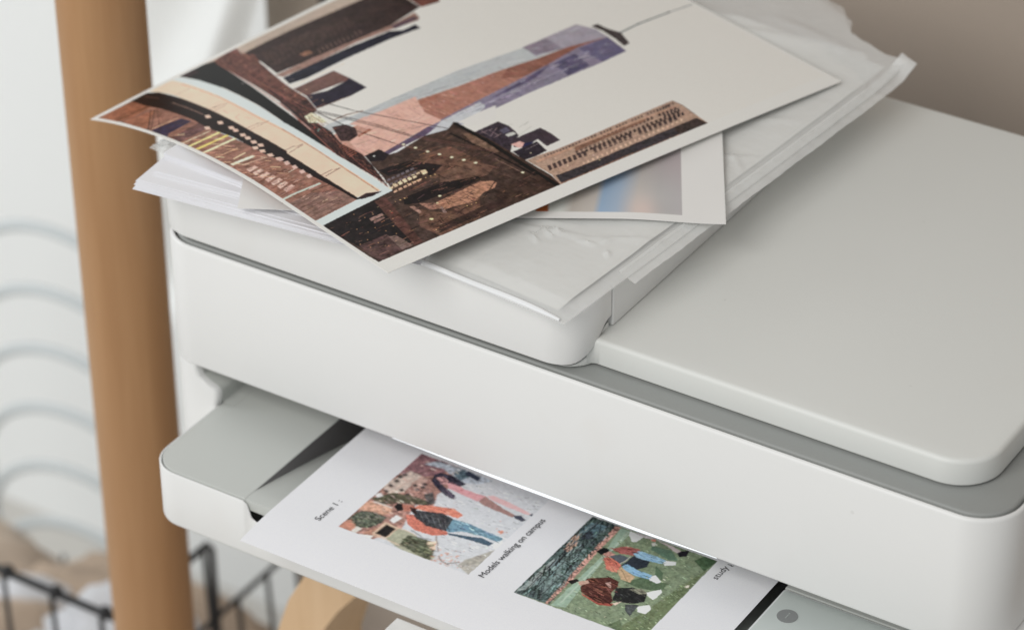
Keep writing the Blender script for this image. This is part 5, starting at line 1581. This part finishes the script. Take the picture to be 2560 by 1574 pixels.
# output tray: white trough with a grip notch, grey deck, dark paper channel
TX0, TX1, TY0, TZ0, TZ1 = 0.0215, 0.4110, -0.0545, 0.0305, 0.0612
bm = bmesh.new()
def ttop(x, y):
    if y < -0.045:
        return TZ1 - 0.0095 * smoothstep((x - 0.0795) / 0.0045) * smoothstep((0.215 - x) / 0.004)
    return TZ1
tb = (TX0, TY0, TX1, 0.19); tr = (0.0165, 0.0165, 0.002, 0.002)
rings = []
for ins, dz, mode in [(0.0012, 0, 'b'), (0.0003, 0.0004, 'b'), (0.0, 0.0014, 'b'), (0.0, -0.0006, 't'), (0.0003, -0.0001, 't'), (0.0007, 0.0, 't'), (0.0010, -0.0003, 't'), (0.0012, -0.0010, 't'), (0.0012, 0.0025, 'i')]:
    q = []
    for x, y in rrect(*tb, tr, ins, 12, 150):
        z = TZ0 + dz if mode == 'b' else (ttop(x, y) + dz if mode == 't' else TZ0 + 0.004)
        q.append((x, y, z))
    rings.append(q)
loft(bm, rings)
TR = link("output_tray", bm, WHITE, PR, angle=50)
DZ = 0.0618
slab("tray_deck", (TX0 + 0.0016, TY0 + 0.0016, 0.0790, 0.118), (0.0150, 0.0003, 0.002, 0.002), 0.0555, DZ, DECK, TR, e0=0.0003, e1=0.0005)
bm = bmesh.new()
def chan(u, v):
    y = TY0 + 0.0018 + 0.172 * v; d = max(y + 0.0465, 0.0)
    return (0.0791 + (0.3233 - 0.0791) * u, y, DZ - 0.00005 - 0.0215 * min(d / 0.092, 1.3) ** 1.12)
grid(bm, chan, 2, 60)
link("paper_channel", bm, DECK, TR)
for xx in (0.07915, 0.32325):
    bm = bmesh.new(); rows = []
    for i in range(41):
        p = chan(0, i / 40); rows.append((bm.verts.new((xx, p[1], DZ - 0.0004)), bm.verts.new((xx, p[1], min(p[2], DZ - 0.0004) - 0.0003))))
    for (a0, a1), (b0, b1) in zip(rows[:-1], rows[1:]): bm.faces.new((a0, a1, b1, b0))
    link("channel_wall", bm, CHAN, TR)
bm = bmesh.new(); loft(bm, slab_rings((0.0791, TY0 + 0.0016, 0.3232, TY0 + 0.0030), (0.0003,) * 4, 0.0560, DZ - 0.0001, 0.0002, 0.0003)); link("tray_lip", bm, DECK, TR)

SZ_ = [0.0618, 0.0625, 0.0631, 0.0655, 0.0680, 0.0699, 0.0710, 0.0719, 0.0736, 0.0756, 0.0797, 0.0817]
SXR = [0.0300, 0.0256, 0.0238, 0.0237, 0.0238, 0.0235, 0.0226, 0.0212, 0.0167, 0.0132, 0.0121, 0.0119]
bm = bmesh.new()
def swoop(u, v):
    z = 0.0619 + (0.0816 - 0.0619) * u
    return (float(np.interp(z, SZ_, SXR)) + 0.0004, 0.0036 + 0.114 * v, z)
grid(bm, swoop, 40, 10)
link("deck_sweep", bm, DECK, TR)
slab("sweep_back", (0.0122, 0.050, 0.05, 0.056), (0.0005,) * 4, 0.0600, 0.0815, DARK, TR)
# touch panel
bm = bmesh.new(); loft(bm, slab_rings((0.3236, -0.0529, 0.4092, 0.0195), (0.0015, 0.006, 0.002, 0.0015), 0.056, 0.0626, 0.0003, 0.0007))
TP = link("touch_panel", bm, RIM, PR)
slab("panel_face", (0.3247, -0.0518, 0.4080, 0.0183), (0.0012, 0.005, 0.0015, 0.0012), 0.0600, 0.06285, GLASS, TP, e0=0.0002, e1=0.0003)
slab("deck_back", (0.3236, 0.0200, 0.4092, 0.118), (0.0003, 0.0003, 0.002, 0.002), 0.0555, 0.0628, DECK, PR, e0=0.0003, e1=0.0006)
bm = bmesh.new()
bmesh.ops.create_cone(bm, cap_ends=True, segments=40, radius1=0.0047, radius2=0.0047, depth=0.0002)
bt = link("info_button", bm, BTN, TP); bt.location = (0.3342, 0.0023, 0.06295)
bm = bmesh.new()
for a, b_ in ((0.0010, 0.0006), (0.0026, 0.0022)): pass
bmesh.ops.create_cube(bm, size=1.0)
for v in bm.verts: v.co = Vector((v.co.x * 0.0005, v.co.y * 0.0029, v.co.z * 0.0001))
sy = link("info_mark", bm, mat("mark_pale", (0.42, 0.45, 0.44), 0.4), bt, smooth=False); sy.location = (0, -0.0003, 0.00016)
bm = bmesh.new(); bmesh.ops.create_cone(bm, cap_ends=True, segments=12, radius1=0.0004, radius2=0.0004, depth=0.0001)
sy = link("info_mark", bm, sy.data.materials[0], bt); sy.location = (0, 0.0020, 0.00016)
# extender plate sliding out of the tray front
slab("tray_extender", (0.1650, -0.20, 0.2500, -0.0555), (0.004, 0.004, 0.0004, 0.0004), 0.0275, 0.0300, WHITE, PR, e0=0.0004, e1=0.0006)
# light bar along the lower edge of the front panel
bm = bmesh.new()
LB = 26
def bar(i):
    t = i / LB; x = 0.126 + (0.299 - 0.126) * t; k = smoothstep(min(2.6 * t, 4 * (1 - t))) ; return x, 0.0012 * k
rings = []
for i in range(LB + 1):
    x, h = bar(i); rings.append([(x, 0.0006, 0.0826), (x, 0.0003, 0.0818 - h), (x, 0.0040, 0.0818 - h), (x, 0.0040, 0.0826)])
loft(bm, rings)
link("light_bar", bm, GLOW, PR)

# ------------------------------------------------------------------ sheet coming out of the printer
ppm = 5200
arr = paint(SHEET_ART, 0.224, 0.16, ppm, (206, 206, 211), 1.34, 1.1, 0.26, 0.76, 1.10)
SM = ink_material("storyboard_ink", arr, 0.55)
SX, SY, SZ = 0.0948, -0.0783, 0.0626
def sheet_z(y): return SZ - 0.0022 * (max(-0.050 - y, 0) / 0.028) ** 2 - 0.012 * smoothstep((y - 0.04) / 0.08)
bm = bmesh.new()
sheet(bm, lambda u, v: (SX + 0.224 * u, SY + 0.19 * v, sheet_z(SY + 0.19 * v) + 0.0003 * math.sin(u * 9) * v), 40, 60, 0.0001, lambda u, v: (u, v * 0.19 / 0.16))
SH = link("printed_sheet", bm, SM)
tag(SH, "freshly printed storyboard sheet with two colour photos lying on the printer output tray", "printout")

def text(body, u, v, size, rot, name="printed_text"):
    cu = bpy.data.curves.new(name, 'FONT'); cu.body = body; cu.size = size; cu.resolution_u = 6; cu.space_character = 0.98
    cu.extrude = 0.00002
    o = bpy.data.objects.new(name, cu); C.objects.link(o)
    dg = bpy.context.evaluated_depsgraph_get(); me = bpy.data.meshes.new_from_object(o.evaluated_get(dg))
    bpy.data.objects.remove(o); bpy.data.curves.remove(cu)
    me.materials.clear(); me.materials.append(INK)
    t = bpy.data.objects.new(name, me); C.objects.link(t); t.parent = SH
    w = max(q.co.x for q in me.vertices)
    t.location = (SX + u, SY + v, 0.06285); t.rotation_euler = (0, 0, math.radians(rot))
    return t, w
def fit(body, u, v, length, size, rot):
    t, w = text(body, u, v, size, rot); t.scale = (length / w, 1, 1); return t
fit("Scene 1 :", 0.0241, 0.0285, 0.0180, 0.0046, 88.3)
fit("Models walking on campus", 0.1111, 0.0327, 0.0512, 0.0046, 88.9)
cut = fit("study g", 0.2004, 0.0868, 0.0142, 0.0046, 88.6)
# the last letter is only half printed: the sheet is still feeding
mb = bmesh.new(); mb.from_mesh(cut.data); xm = max(v.co.x for v in mb.verts)
bmesh.ops.bisect_plane(mb, geom=mb.verts[:] + mb.edges[:] + mb.faces[:], plane_co=(xm * 0.915, 0, 0), plane_no=(1, 0.15, 0), clear_outer=True)
mb.to_mesh(cut.data); mb.free()

# ------------------------------------------------------------------ papers on top of the feeder
def frame(A, ang):
    c, s = math.cos(ang), math.sin(ang); return Vector((c, s, 0)), Vector((-s, c, 0))

# clear sleeve
SLV = mat("clear_film", (0.90, 0.91, 0.90), 0.14, 0.6, bump=0.5, bscale=70)
SLV.node_tree.nodes['Bump'].inputs['Distance'].default_value = 0.002
nt = SLV.node_tree; b0 = nt.nodes["Principled BSDF"]; out = nt.nodes["Material Output"]
tr_ = nt.nodes.new("ShaderNodeBsdfTransparent"); mx = nt.nodes.new("ShaderNodeMixShader"); mx.inputs[0].default_value = 0.36
nt.links.new(tr_.outputs[0], mx.inputs[1]); nt.links.new(b0.outputs[0], mx.inputs[2]); nt.links.new(mx.outputs[0], out.inputs["Surface"])
SEAM = SLV.copy(); SEAM.name = "film_seam"; SEAM.node_tree.nodes["Mix Shader"].inputs[0].default_value = 0.62
S0 = Vector((0.2272, -0.0114, 0)); ex = Vector((-0.9947, 0.103, 0)); ey = Vector((0.083, 0.9965, 0))
SLW = 0.247
NZs = vnoise(90, 90, 22, 41); NZf = vnoise(90, 90, 7, 42)
def slv_len(u):      # u measured from the right edge; lumpy flap at the far end
    keys = [(0.0, 0.2835), (0.012, 0.2815), (0.028, 0.2855), (0.036, 0.288), (0.043, 0.297), (0.055, 0.306), (0.075, 0.311), (0.247, 0.320)]
    for (a, b), (c, d) in zip(keys[:-1], keys[1:]):
        if u <= c: return b + (d - b) * smoothstep((u - a) / (c - a))
    return keys[-1][1]
CREASES = [
    (0.0831, 0.0404, 0.0625, 0.0496, 0.0012, 0.0022), (0.0625, 0.0496, 0.0316, 0.0590, 0.0010, 0.0020), (0.0316, 0.0590, 0.0046, 0.0780, 0.0008, 0.0022),
    (0.0506, 0.0450, 0.0508, 0.0535, 0.0017, 0.0011), (0.0482, 0.0563, 0.0436, 0.0547, 0.0018, 0.0011), (0.0468, 0.0425, 0.0550, 0.0470, 0.0014, 0.0012),
    (0.0436, 0.0500, 0.0500, 0.0520, 0.0013, 0.0010), (0.0330, 0.0553, 0.0246, 0.0570, 0.0013, 0.0012), (0.0148, 0.0523, 0.0180, 0.0560, 0.0016, 0.0010), (0.0246, 0.0595, 0.0215, 0.0640, 0.0013, 0.0011),
    (0.0700, 0.0526, 0.0405, 0.0650, 0.0009, 0.0026), (0.0405, 0.0750, 0.0120, 0.0900, 0.0008, 0.0028),
    (0.0218, 0.1607, 0.0106, 0.1510, 0.0010, 0.0020), (0.0300, 0.1500, 0.0092, 0.1657, 0.0009, 0.0022), (0.0310, 0.1912, 0.0127, 0.2051, 0.0009, 0.0026),
    (0.0468, 0.2428, 0.0184, 0.2494, 0.0012, 0.0030), (0.0976, 0.2610, 0.0500, 0.2700, 0.0014, 0.0040), (0.0800, 0.2800, 0.0300, 0.2750, 0.0012, 0.0035)]
def crease(a, b):
    z = 0.0
    for ax, ay, bx_, by_, h_, w_ in CREASES:
        dx, dy = bx_ - ax, by_ - ay; L2 = dx * dx + dy * dy
        t = min(max(((a - ax) * dx + (b - ay) * dy) / L2, 0), 1)
        d2 = (a - ax - dx * t) ** 2 + (b - ay - dy * t) ** 2
        if d2 < 9 * w_ * w_: z += h_ * math.exp(-d2 / (w_ * w_)) * (0.35 + 0.65 * math.sin(math.pi * min(max(t, 0.03), 0.97)))
    return z
def slv_z(a, b):
    i = int(min(max(a / SLW, 0), 1) * 88); j = int(min(max(b / 0.33, 0), 1) * 88)
    fl = smoothstep((a) / 0.012) * smoothstep(b / 0.01)
    wr = 0.0008 * NZs[i, j] + 0.00035 * NZf[i, j]
    thick = 0.0017 * smoothstep(a / 0.014) * smoothstep((b - 0.003) / 0.012) * (1 - 0.75 * smoothstep((a - 0.06) / 0.06))
    z = 0.1872 + thick + wr * fl * 0.8
    z += crease(a, b)
    z -= 0.0005 * smoothstep(0.2 * (0.012 - a) / 0.012)
    if b < 0.012: z -= 0.0002
    bk = smoothstep((b - 0.255) / 0.05); z += 0.005 * bk
    return z
SL = thing("plastic_sleeve", "clear plastic sleeve with creases and a sealed edge lying under the prints on the printer", "sleeve")
def slv_pt(u, v):
    a = SLW * u; b = slv_len(a) * v; p = S0 + ex * a + ey * b; return (p.x, p.y, slv_z(a, b))
bm = bmesh.new(); grid(bm, slv_pt, 200, 240); link("film", bm, SLV, SL)
bm = bmesh.new()      # lower layer of film
grid(bm, lambda u, v: (lambda p: (p[0], p[1], 0.18665 + (0.005 * smoothstep((v * 0.3 - 0.255) / 0.05))))(slv_pt(u, v)), 20, 24); link("film", bm, SLV, SL)
bm = bmesh.new()      # welded seam along the right edge, jagged outer edge
def seam_pt(u, v):
    b = 0.047 + (0.283 - 0.047) * v; w0 = 0.0012 + 0.0001 * math.sin(b * 700) + 0.0002 * math.sin(b * 163 + 1)
    a = 0.0050 - (0.0050 + w0 + 0.0026) * u
    p = S0 + ex * a + ey * b
    curl = 0.0035 * smoothstep((v - 0.95) / 0.05)
    return (p.x + 0.001 * smoothstep((v - 0.95) / 0.05), p.y, slv_z(max(a, 0), b) + 0.0003 - 0.0025 * u + curl)
grid(bm, seam_pt, 4, 160); link("sealed_edge", bm, SEAM, SL)
bm = bmesh.new()      # rolled lip at the open front edge
tube(bm, [tuple(S0 + ex * (0.003 + 0.098 * t) + ey * (0.0006 + 0.0006 * math.sin(t * 5)) + Vector((0, 0, 0.1876 + 0.0003 * math.sin(t * 9)))) for t in np.linspace(0, 1, 30)], [0.0003 + 0.0011 * min(1, 6 * (1 - t), 5 * t + 0.4) for t in np.linspace(0, 1, 30)], 8)
link("folded_lip", bm, mat("lip_film", (0.84, 0.85, 0.86), 0.25, 0.5), SL)
bm = bmesh.new()      # crinkled far-left corner
rr_ = random.Random(3)
def crk(u, v):
    return (-0.017 + 0.022 * u, 0.014 + 0.02 * v, 0.1870 + 0.001 * (1 - u) * (1 - v) + 0.0006 * math.sin(u * 21 + v * 9) + 0.0006 * math.cos(v * 17 - u * 12))
grid(bm, crk, 26, 26); link("film_corner", bm, SLV, SL)
# sheets inside the sleeve
bm = bmesh.new()
def pack(u, v):
    a = 0.0085 + 0.23 * u; b = 0.007 + 0.268 * v; p = S0 + ex * a + ey * b; return (p.x, p.y, min(slv_z(a, b) - 0.0005, 0.1888) if a < 0.1 else 0.18705)
grid(bm, pack, 24, 24)
tag(link("photo_paper", bm, PHOTOW), "blank white photo paper inside the clear plastic sleeve", "paper")

# big skyline print
PZ, PTH, PTV, PA, PB, PU0, PH, PW, PTW, PCV = 0.198468, 0.296839, -0.027425, 0.016304, 1.120558, 0.080823, 0.280792, 0.234995, 1.094071, 0.056031
BX, BY = 0.149875, -0.032329
def sky_pt(u, v):
    u *= PW; v *= PH
    bb = PB * (1 - PTW * v / 0.27)
    uu = np.linspace(0, max(u, 1e-6), 40); s = PA - 2 * bb * np.maximum(uu - PU0, 0)
    st = uu[1] - uu[0]
    g = np.sqrt(np.maximum(1 - s * s, 0.05))
    hx = float((g.sum() - 0.5 * (g[0] + g[-1])) * st); hz = float((s.sum() - 0.5 * (s[0] + s[-1])) * st)
    return (BX + math.sin(PTH) * v - math.cos(PTH) * hx, BY + math.cos(PTH) * v + math.sin(PTH) * hx, PZ + PTV * v + PCV * v * (PH - v) + hz)
def under(x, y, z, gap=0.0010):
    du = ((x - BX) * -math.cos(PTH) + (y - BY) * math.sin(PTH)) / PW; dv = ((x - BX) * math.sin(PTH) + (y - BY) * math.cos(PTH)) / PH
    if du < -0.05 or dv < -0.05: return z
    q = sky_pt(min(max(du, 0), 1), min(max(dv, 0), 1)); lim = q[2] - gap
    for _ in range(2):
        du += 0 if du > 1 else 0
    return min(z, lim)
# white paper stack, sheets stepped back from the front
def white_sheet(A, ang, w, d, z, name="paper_sheet", curl=0.0):
    e1, e2 = frame(A, ang); bm = bmesh.new()
    def f(u, v):
        p = Vector((A[0], A[1], z)) + e1 * (w * u) + e2 * (d * v)
        p.z += curl * (1 - u) ** 2 * (1 - v)
        p.z = under(p.x, p.y, p.z)
        return tuple(p)
    sheet(bm, f, 10, 4, 0.00022); return link(name, bm, PAPER, smooth=False)
rs = random.Random(21)
k = 0
for (A, B, zlo, zhi, n, w, dpth, lab) in (
        ((-0.0002, -0.0214), (0.1107, -0.0103), 0.1880, 0.1896, 7, 0.150, 0.085, "white sheet in the lowest band of the loose paper stack, front edge furthest forward"),
        ((0.0030, -0.0100), (0.0468, -0.0052), 0.1899, 0.1909, 5, 0.100, 0.075, "white sheet in the middle band of the loose paper stack, set back a little"),
        ((-0.0010, 0.0040), (0.0440, 0.0019), 0.1912, 0.1928, 6, 0.085, 0.070, "white sheet in the top band of the loose paper stack, directly under the skyline print")):
    ang = math.atan2(B[1] - A[1], B[0] - A[0])
    for i in range(n):
        z = zlo + (zhi - zlo) * i / (n - 1)
        step = 0.0011 if n == 7 else 0.0009
        o = white_sheet((A[0] + rs.uniform(-0.0006, 0.0006) - 0.0003 * i, A[1] + step * i * (0.8 if n != 6 else 0.25) + rs.uniform(-0.0003, 0.0003)), ang + rs.uniform(-0.008, 0.008), w, dpth, z, curl=0.0004 * i / n)
        part_of = lab.split("in the ")[1]
        band = part_of.split(" of the")[0]; lab2 = "bottom white sheet of the %s of the loose paper stack at the left" % band if i == 0 else "uppermost white sheet of the %s of the loose paper stack at the left" % band if i == n - 1 else lab
        tag(o, lab2, "paper", lab.split(",")[0].replace("white sheet in the ", "sheets in the "))

# half-hidden print with out-of-focus picture
Fp = Vector((0.2475, 0.0943, 0.1888)); Gp = Vector((0.0569, -0.0172, 0.1962)); up2 = Vector((-0.5095, 0.8605, 0.0))
W2, H2 = (Fp - Gp).length, 0.150
def second(u, v):      # u from F (right) to G (left)
    p = Fp.lerp(Gp, u) + up2 * (H2 * v)
    p.z = 0.1890 + 0.0026 * smoothstep((u * W2 + 0.6 * v * H2) / 0.05) + 0.0022 * smoothstep((u - 0.55) / 0.45) - 0.0006 * math.sin(math.pi * u)
    p.z = under(p.x, p.y, p.z, 0.0008)
    return tuple(p)
def second_art(w, h):
    Y, X = np.mgrid[0:h, 0:w] / float(ppm2); img = np.empty((h, w, 3)); img[:] = lin((206, 205, 203))
    base = np.zeros((h, w, 3))
    stops = [(0.0085, (160, 148, 150)), (0.0213, (168, 165, 166)), (0.0319, (165, 164, 163)), (0.0412, (176, 172, 168)), (0.0497, (150, 166, 184)), (0.0568, (140, 162, 186)), (0.0600, (178, 172, 166)), (0.0696, (172, 165, 158)), (0.0745, (196, 198, 194)), (0.0795, (200, 202, 198)), (0.0806, (160, 92, 56)), (0.0852, (176, 100, 60)), (0.0863, (190, 194, 190)), (0.0959, (196, 196, 192)), (0.0966, (110, 52, 46)), (0.1775, (120, 60, 50))]
    xs = np.array([s[0] for s in stops]); cs = np.array([lin(s[1]) for s in stops])
    XX = X + 0.10 * (Y - 0.005) * (X < 0.078)
    for c in range(3): base[..., c] = np.interp(XX, xs, cs[:, c])
    n = vnoise(h, w, 110, 9) * 0.07
    base *= (1 + n)[..., None]
    pk = np.exp(-(((X - 0.0375) / 0.0065) ** 2 + ((Y - 0.006) / 0.014) ** 2)); base = base * (1 - 0.6 * pk[..., None]) + 0.6 * pk[..., None] * lin((206, 184, 176))
    pk = np.exp(-(((X - 0.022) / 0.014) ** 2 + ((Y - 0.05) / 0.02) ** 2)); base = base * (1 - 0.5 * pk[..., None]) + 0.5 * pk[..., None] * lin((158, 142, 146))
    ins = (X > 0.0195) & (Y > 0.0052) & (X < W2 - 0.02) & (Y < H2 - 0.008)
    img[ins] = base[ins]
    return np.clip(img * 1.37, 0.004, 0.86)
ppm2 = 3000
a2 = second_art(int(W2 * ppm2), int(H2 * ppm2))
bm = bmesh.new(); sheet(bm, second, 40, 24, 0.00025, lambda u, v: (u, v))
tag(link("photo_print", bm, ink_material("blurry_photo_ink", a2, 0.3)), "photo print of a blurred grey and blue scene, mostly hidden beneath the skyline print", "print")

arr = paint(PRINT_ART, PW, PH, 5200, (207, 206, 202), 1.36, 0.8, 0.30, 0.95, 1.15)
bm = bmesh.new(); sheet(bm, sky_pt, 70, 60, 0.00026, lambda u, v: (u, v))
tag(link("skyline_print", bm, ink_material("skyline_ink", arr, 0.42)), "large colour print of a dusk city skyline and bridge, left corner drooping off the printer", "print")

# ------------------------------------------------------------------ stand and background
WOOD1 = wood("post_wood", (0.46, 0.258, 0.122), (0.39, 0.205, 0.09), 0.5, 'Z')
WOOD2 = wood("bentwood", (0.74, 0.52, 0.32), (0.66, 0.44, 0.25), 0.45, 'Z', 20)
bm = bmesh.new()
tube(bm, [(-0.1325, 0.12, -0.75), (-0.1325, 0.12, -0.3), (-0.1325, 0.12, 0.1), (-0.1325, 0.12, 0.5)], 0.0232, 32)
tag(link("wooden_post", bm, WOOD1), "round upright wooden post standing left of the printer", "post")

ST = thing("printer_stand", "bentwood stand with white top board under the printer", "stand")
slab("top_board", (0.012, 0.03, 0.47, 0.40), (0.01,) * 4, -0.022, -0.0004, mat("board_white", (0.72, 0.72, 0.70), 0.4), ST)
outer = [(-0.012, -0.30), (-0.008, -0.20), (0.0, -0.145), (0.0049, -0.1245), (0.0131, -0.1006), (0.0242, -0.0806), (0.040, -0.060), (0.062, -0.042), (0.085, -0.0305)]
inner = [(0.022, -0.30), (0.024, -0.20), (0.028, -0.135), (0.0352, -0.1116), (0.0446, -0.0959), (0.0556, -0.0818), (0.070, -0.070), (0.088, -0.060), (0.105, -0.054)]
bm = bmesh.new(); rings = []
Y0, Y1 = 0.06, 0.098
for o_, i_ in zip(outer, inner):
    rings.append([(o_[0], Y0, o_[1]), (i_[0], Y0, i_[1]), (i_[0] + 0.004, Y1, i_[1]), (o_[0] + 0.004, Y1, o_[1])])
loft(bm, rings)
bmesh.ops.bevel(bm, geom=[e for e in bm.edges if e.is_manifold and e.calc_face_angle(0) > 1.0], offset=0.002, segments=2, affect='EDGES')
link("bent_rail", bm, WOOD2, ST)
slab("crossbar", (0.06, 0.07, 0.42, 0.09), (0.002,) * 4, -0.048, -0.0225, WOOD2, ST)

# white curtain with folds
bm = bmesh.new()
def curt(u, v):
    z = -0.26 + 1.3 * v; xr = -0.2312 + 0.33 * (z - 0.0378)
    x = -0.372 + (min(xr, 0.1) + 0.372) * u
    ph = x - 0.62 * z
    k = smoothstep((xr - x) / 0.02)
    y = 0.372 + k * (0.008 * math.sin(ph * 62 + 1.2) + 0.009 * math.sin(ph * 27 + 0.3)) + 0.004 * (1 - k)
    return (x, y, z)
grid(bm, curt, 120, 40)
CU = link("curtain", bm, mat("curtain_white", (0.88, 0.90, 0.895), 0.8, 0.2))
tag(CU, "white curtain hanging in soft folds between the wooden post and the printer", "curtain")
# dark frame on the wall
bm = bmesh.new()
fr = [(-0.2035, 0.402, 0.026), (-0.09, 0.402, 0.026), (-0.09, 0.402, 0.20), (-0.2035, 0.402, 0.20)]
loft(bm, [[(x, y + 0.0175, z) for x, y, z in fr], fr])
FR = link("picture_frame", bm, mat("frame_black", (0.05, 0.038, 0.034), 0.5), smooth=False)
tag(FR, "black picture frame on the taupe wall at the top edge behind the skyline print", "frame")
# pale rack with arched rails
RK = thing("arched_rack", "pale grey rack of stacked arched rails in front of the white wall", "rack")
RM = mat("rack_paint", (0.60, 0.64, 0.65), 0.6)
for z in (-0.280, -0.3356, -0.3887, -0.4429, -0.4977, -0.552):
    bm = bmesh.new()
    tube(bm, [(-0.525 + 0.092 * math.cos(math.radians(a)), 0.5, z - 0.07 + 0.07 * math.sin(math.radians(a))) for a in np.linspace(180, 0, 28)], 0.0044, 10)
    link("arched_rail", bm, RM, RK)
for x in (-0.617, -0.433):
    bm = bmesh.new(); tube(bm, [(x, 0.5, -0.75), (x, 0.5, -0.35)], 0.0044, 10); link("upright", bm, RM, RK)

# wire basket with bundles
BK = thing("wire_basket", "black wire basket on the floor to the left, behind the wooden post", "basket")
WM = mat("wire_black", (0.012, 0.012, 0.014), 0.45)
bx0, bx1, by0, by1, bz0, bz1 = -0.62, -0.2205, 0.1886, 0.455, -0.74, -0.300
def wire(name, pts, r):
    bm = bmesh.new(); tube(bm, pts, r, 8); return link(name, bm, WM, BK)
for a, b in (((bx0, by0), (bx1, by0)), ((bx1, by0), (bx1, by1)), ((bx1, by1), (bx0, by1)), ((bx0, by1), (bx0, by0))):
    if a[1] == by0 and b[1] == by0: wire("rim", [(a[0], a[1], bz1), (b[0], b[1], bz1)], 0.0027)
    elif a[0] == bx1 and b[0] == bx1: wire("rim", [(a[0], a[1], bz1), (b[0], 0.279, bz1), (b[0], 0.283, bz1 - 0.006), (b[0] + 0.002, 0.285, -0.74)], 0.0026)
    else: continue
    for zz in (-0.362, -0.425, -0.49, -0.56, -0.65, -0.74): wire("wire", [(a[0], a[1], zz), (b[0], b[1], zz)], 0.0020)
for i in range(10):
    x = -0.2315 - i * 0.0395
    wire("wire", [(x - 0.004, by0, bz1), (x + 0.004, by0, bz0)], 0.0017); wire("wire", [(x, by1, -0.54), (x, by1, bz0)], 0.0017)
for i in range(8):
    y = by0 + 0.022 + i * 0.032
    wire("wire", [(bx1, y, bz1 if y < 0.28 else -0.362), (bx1 + 0.004, y + 0.02, bz0)], 0.0017)
for x in (-0.3105, -0.271, -0.2315):
    bm = bmesh.new(); bmesh.ops.create_icosphere(bm, subdivisions=2, radius=0.0050, matrix=Matrix.Translation((x, by0, bz1 + 0.001))); link("wire_knot", bm, WM, BK)

def bundle(loc, sc, m, seed, rot):
    bm = bmesh.new(); bmesh.ops.create_icosphere(bm, subdivisions=4, radius=1.0)
    q = random.Random(seed); ph = [q.uniform(0, 6) for _ in range(6)]
    for v in bm.verts:
        c = v.co; k = 1 + 0.09 * math.sin(4 * c.x + ph[0]) * math.cos(5 * c.y + ph[1]) + 0.06 * math.sin(9 * c.z + ph[2] + 5 * c.x) + 0.04 * math.sin(15 * c.y + ph[3] + 7 * c.z)
        v.co = Vector((c.x * sc[0], c.y * sc[1], c.z * sc[2])) * k
    o = link("bundle", bm, m); o.location = loc; o.rotation_euler = rot; return o
BR = mat("kraft_brown", (0.50, 0.385, 0.29), 0.8, var=0.3, vscale=18)
CL = mat("cloth_white", (0.72, 0.73, 0.76), 0.85, var=0.08, vscale=20)
BR2 = mat("straw_brown", (0.55, 0.45, 0.36), 0.8, var=0.25, vscale=22)
tag(bundle((-0.36, 0.38, -0.50), (0.11, 0.045, 0.042), BR, 1, (0.1, 0.05, 0.1)), "long brown paper bundle at the back of the wire basket", "bundle")
tag(bundle((-0.53, 0.37, -0.515), (0.07, 0.05, 0.045), BR2, 2, (0, 0.2, 0.5)), "straw coloured bundle at the far left of the wire basket", "bundle")
tag(bundle((-0.300, 0.285, -0.43), (0.055, 0.045, 0.055), CL, 3, (0.2, 0, 0.4)), "crumpled white cloth in the wire basket left of the post", "cloth")
tag(bundle((-0.40, 0.270, -0.47), (0.060, 0.05, 0.045), BR, 4, (0, 0.1, 0.9)), "small brown paper bundle in the front of the wire basket", "bundle")
tag(bundle((-0.318, 0.225, -0.47), (0.04, 0.03, 0.10), CL, 6, (0.1, 0.1, 0.3)), "upright white roll low in the front of the wire basket", "cloth")
tag(bundle((-0.43, 0.325, -0.50), (0.06, 0.045, 0.05), CL, 8, (0.1, 0.2, 0.7)), "crumpled white cloth between the brown bundles at the far left", "cloth")
tag(bundle((-0.255, 0.235, -0.46), (0.028, 0.035, 0.06), BR2, 5, (0, 0, 0.2)), "straw coloured lump at the near corner of the wire basket", "bundle")
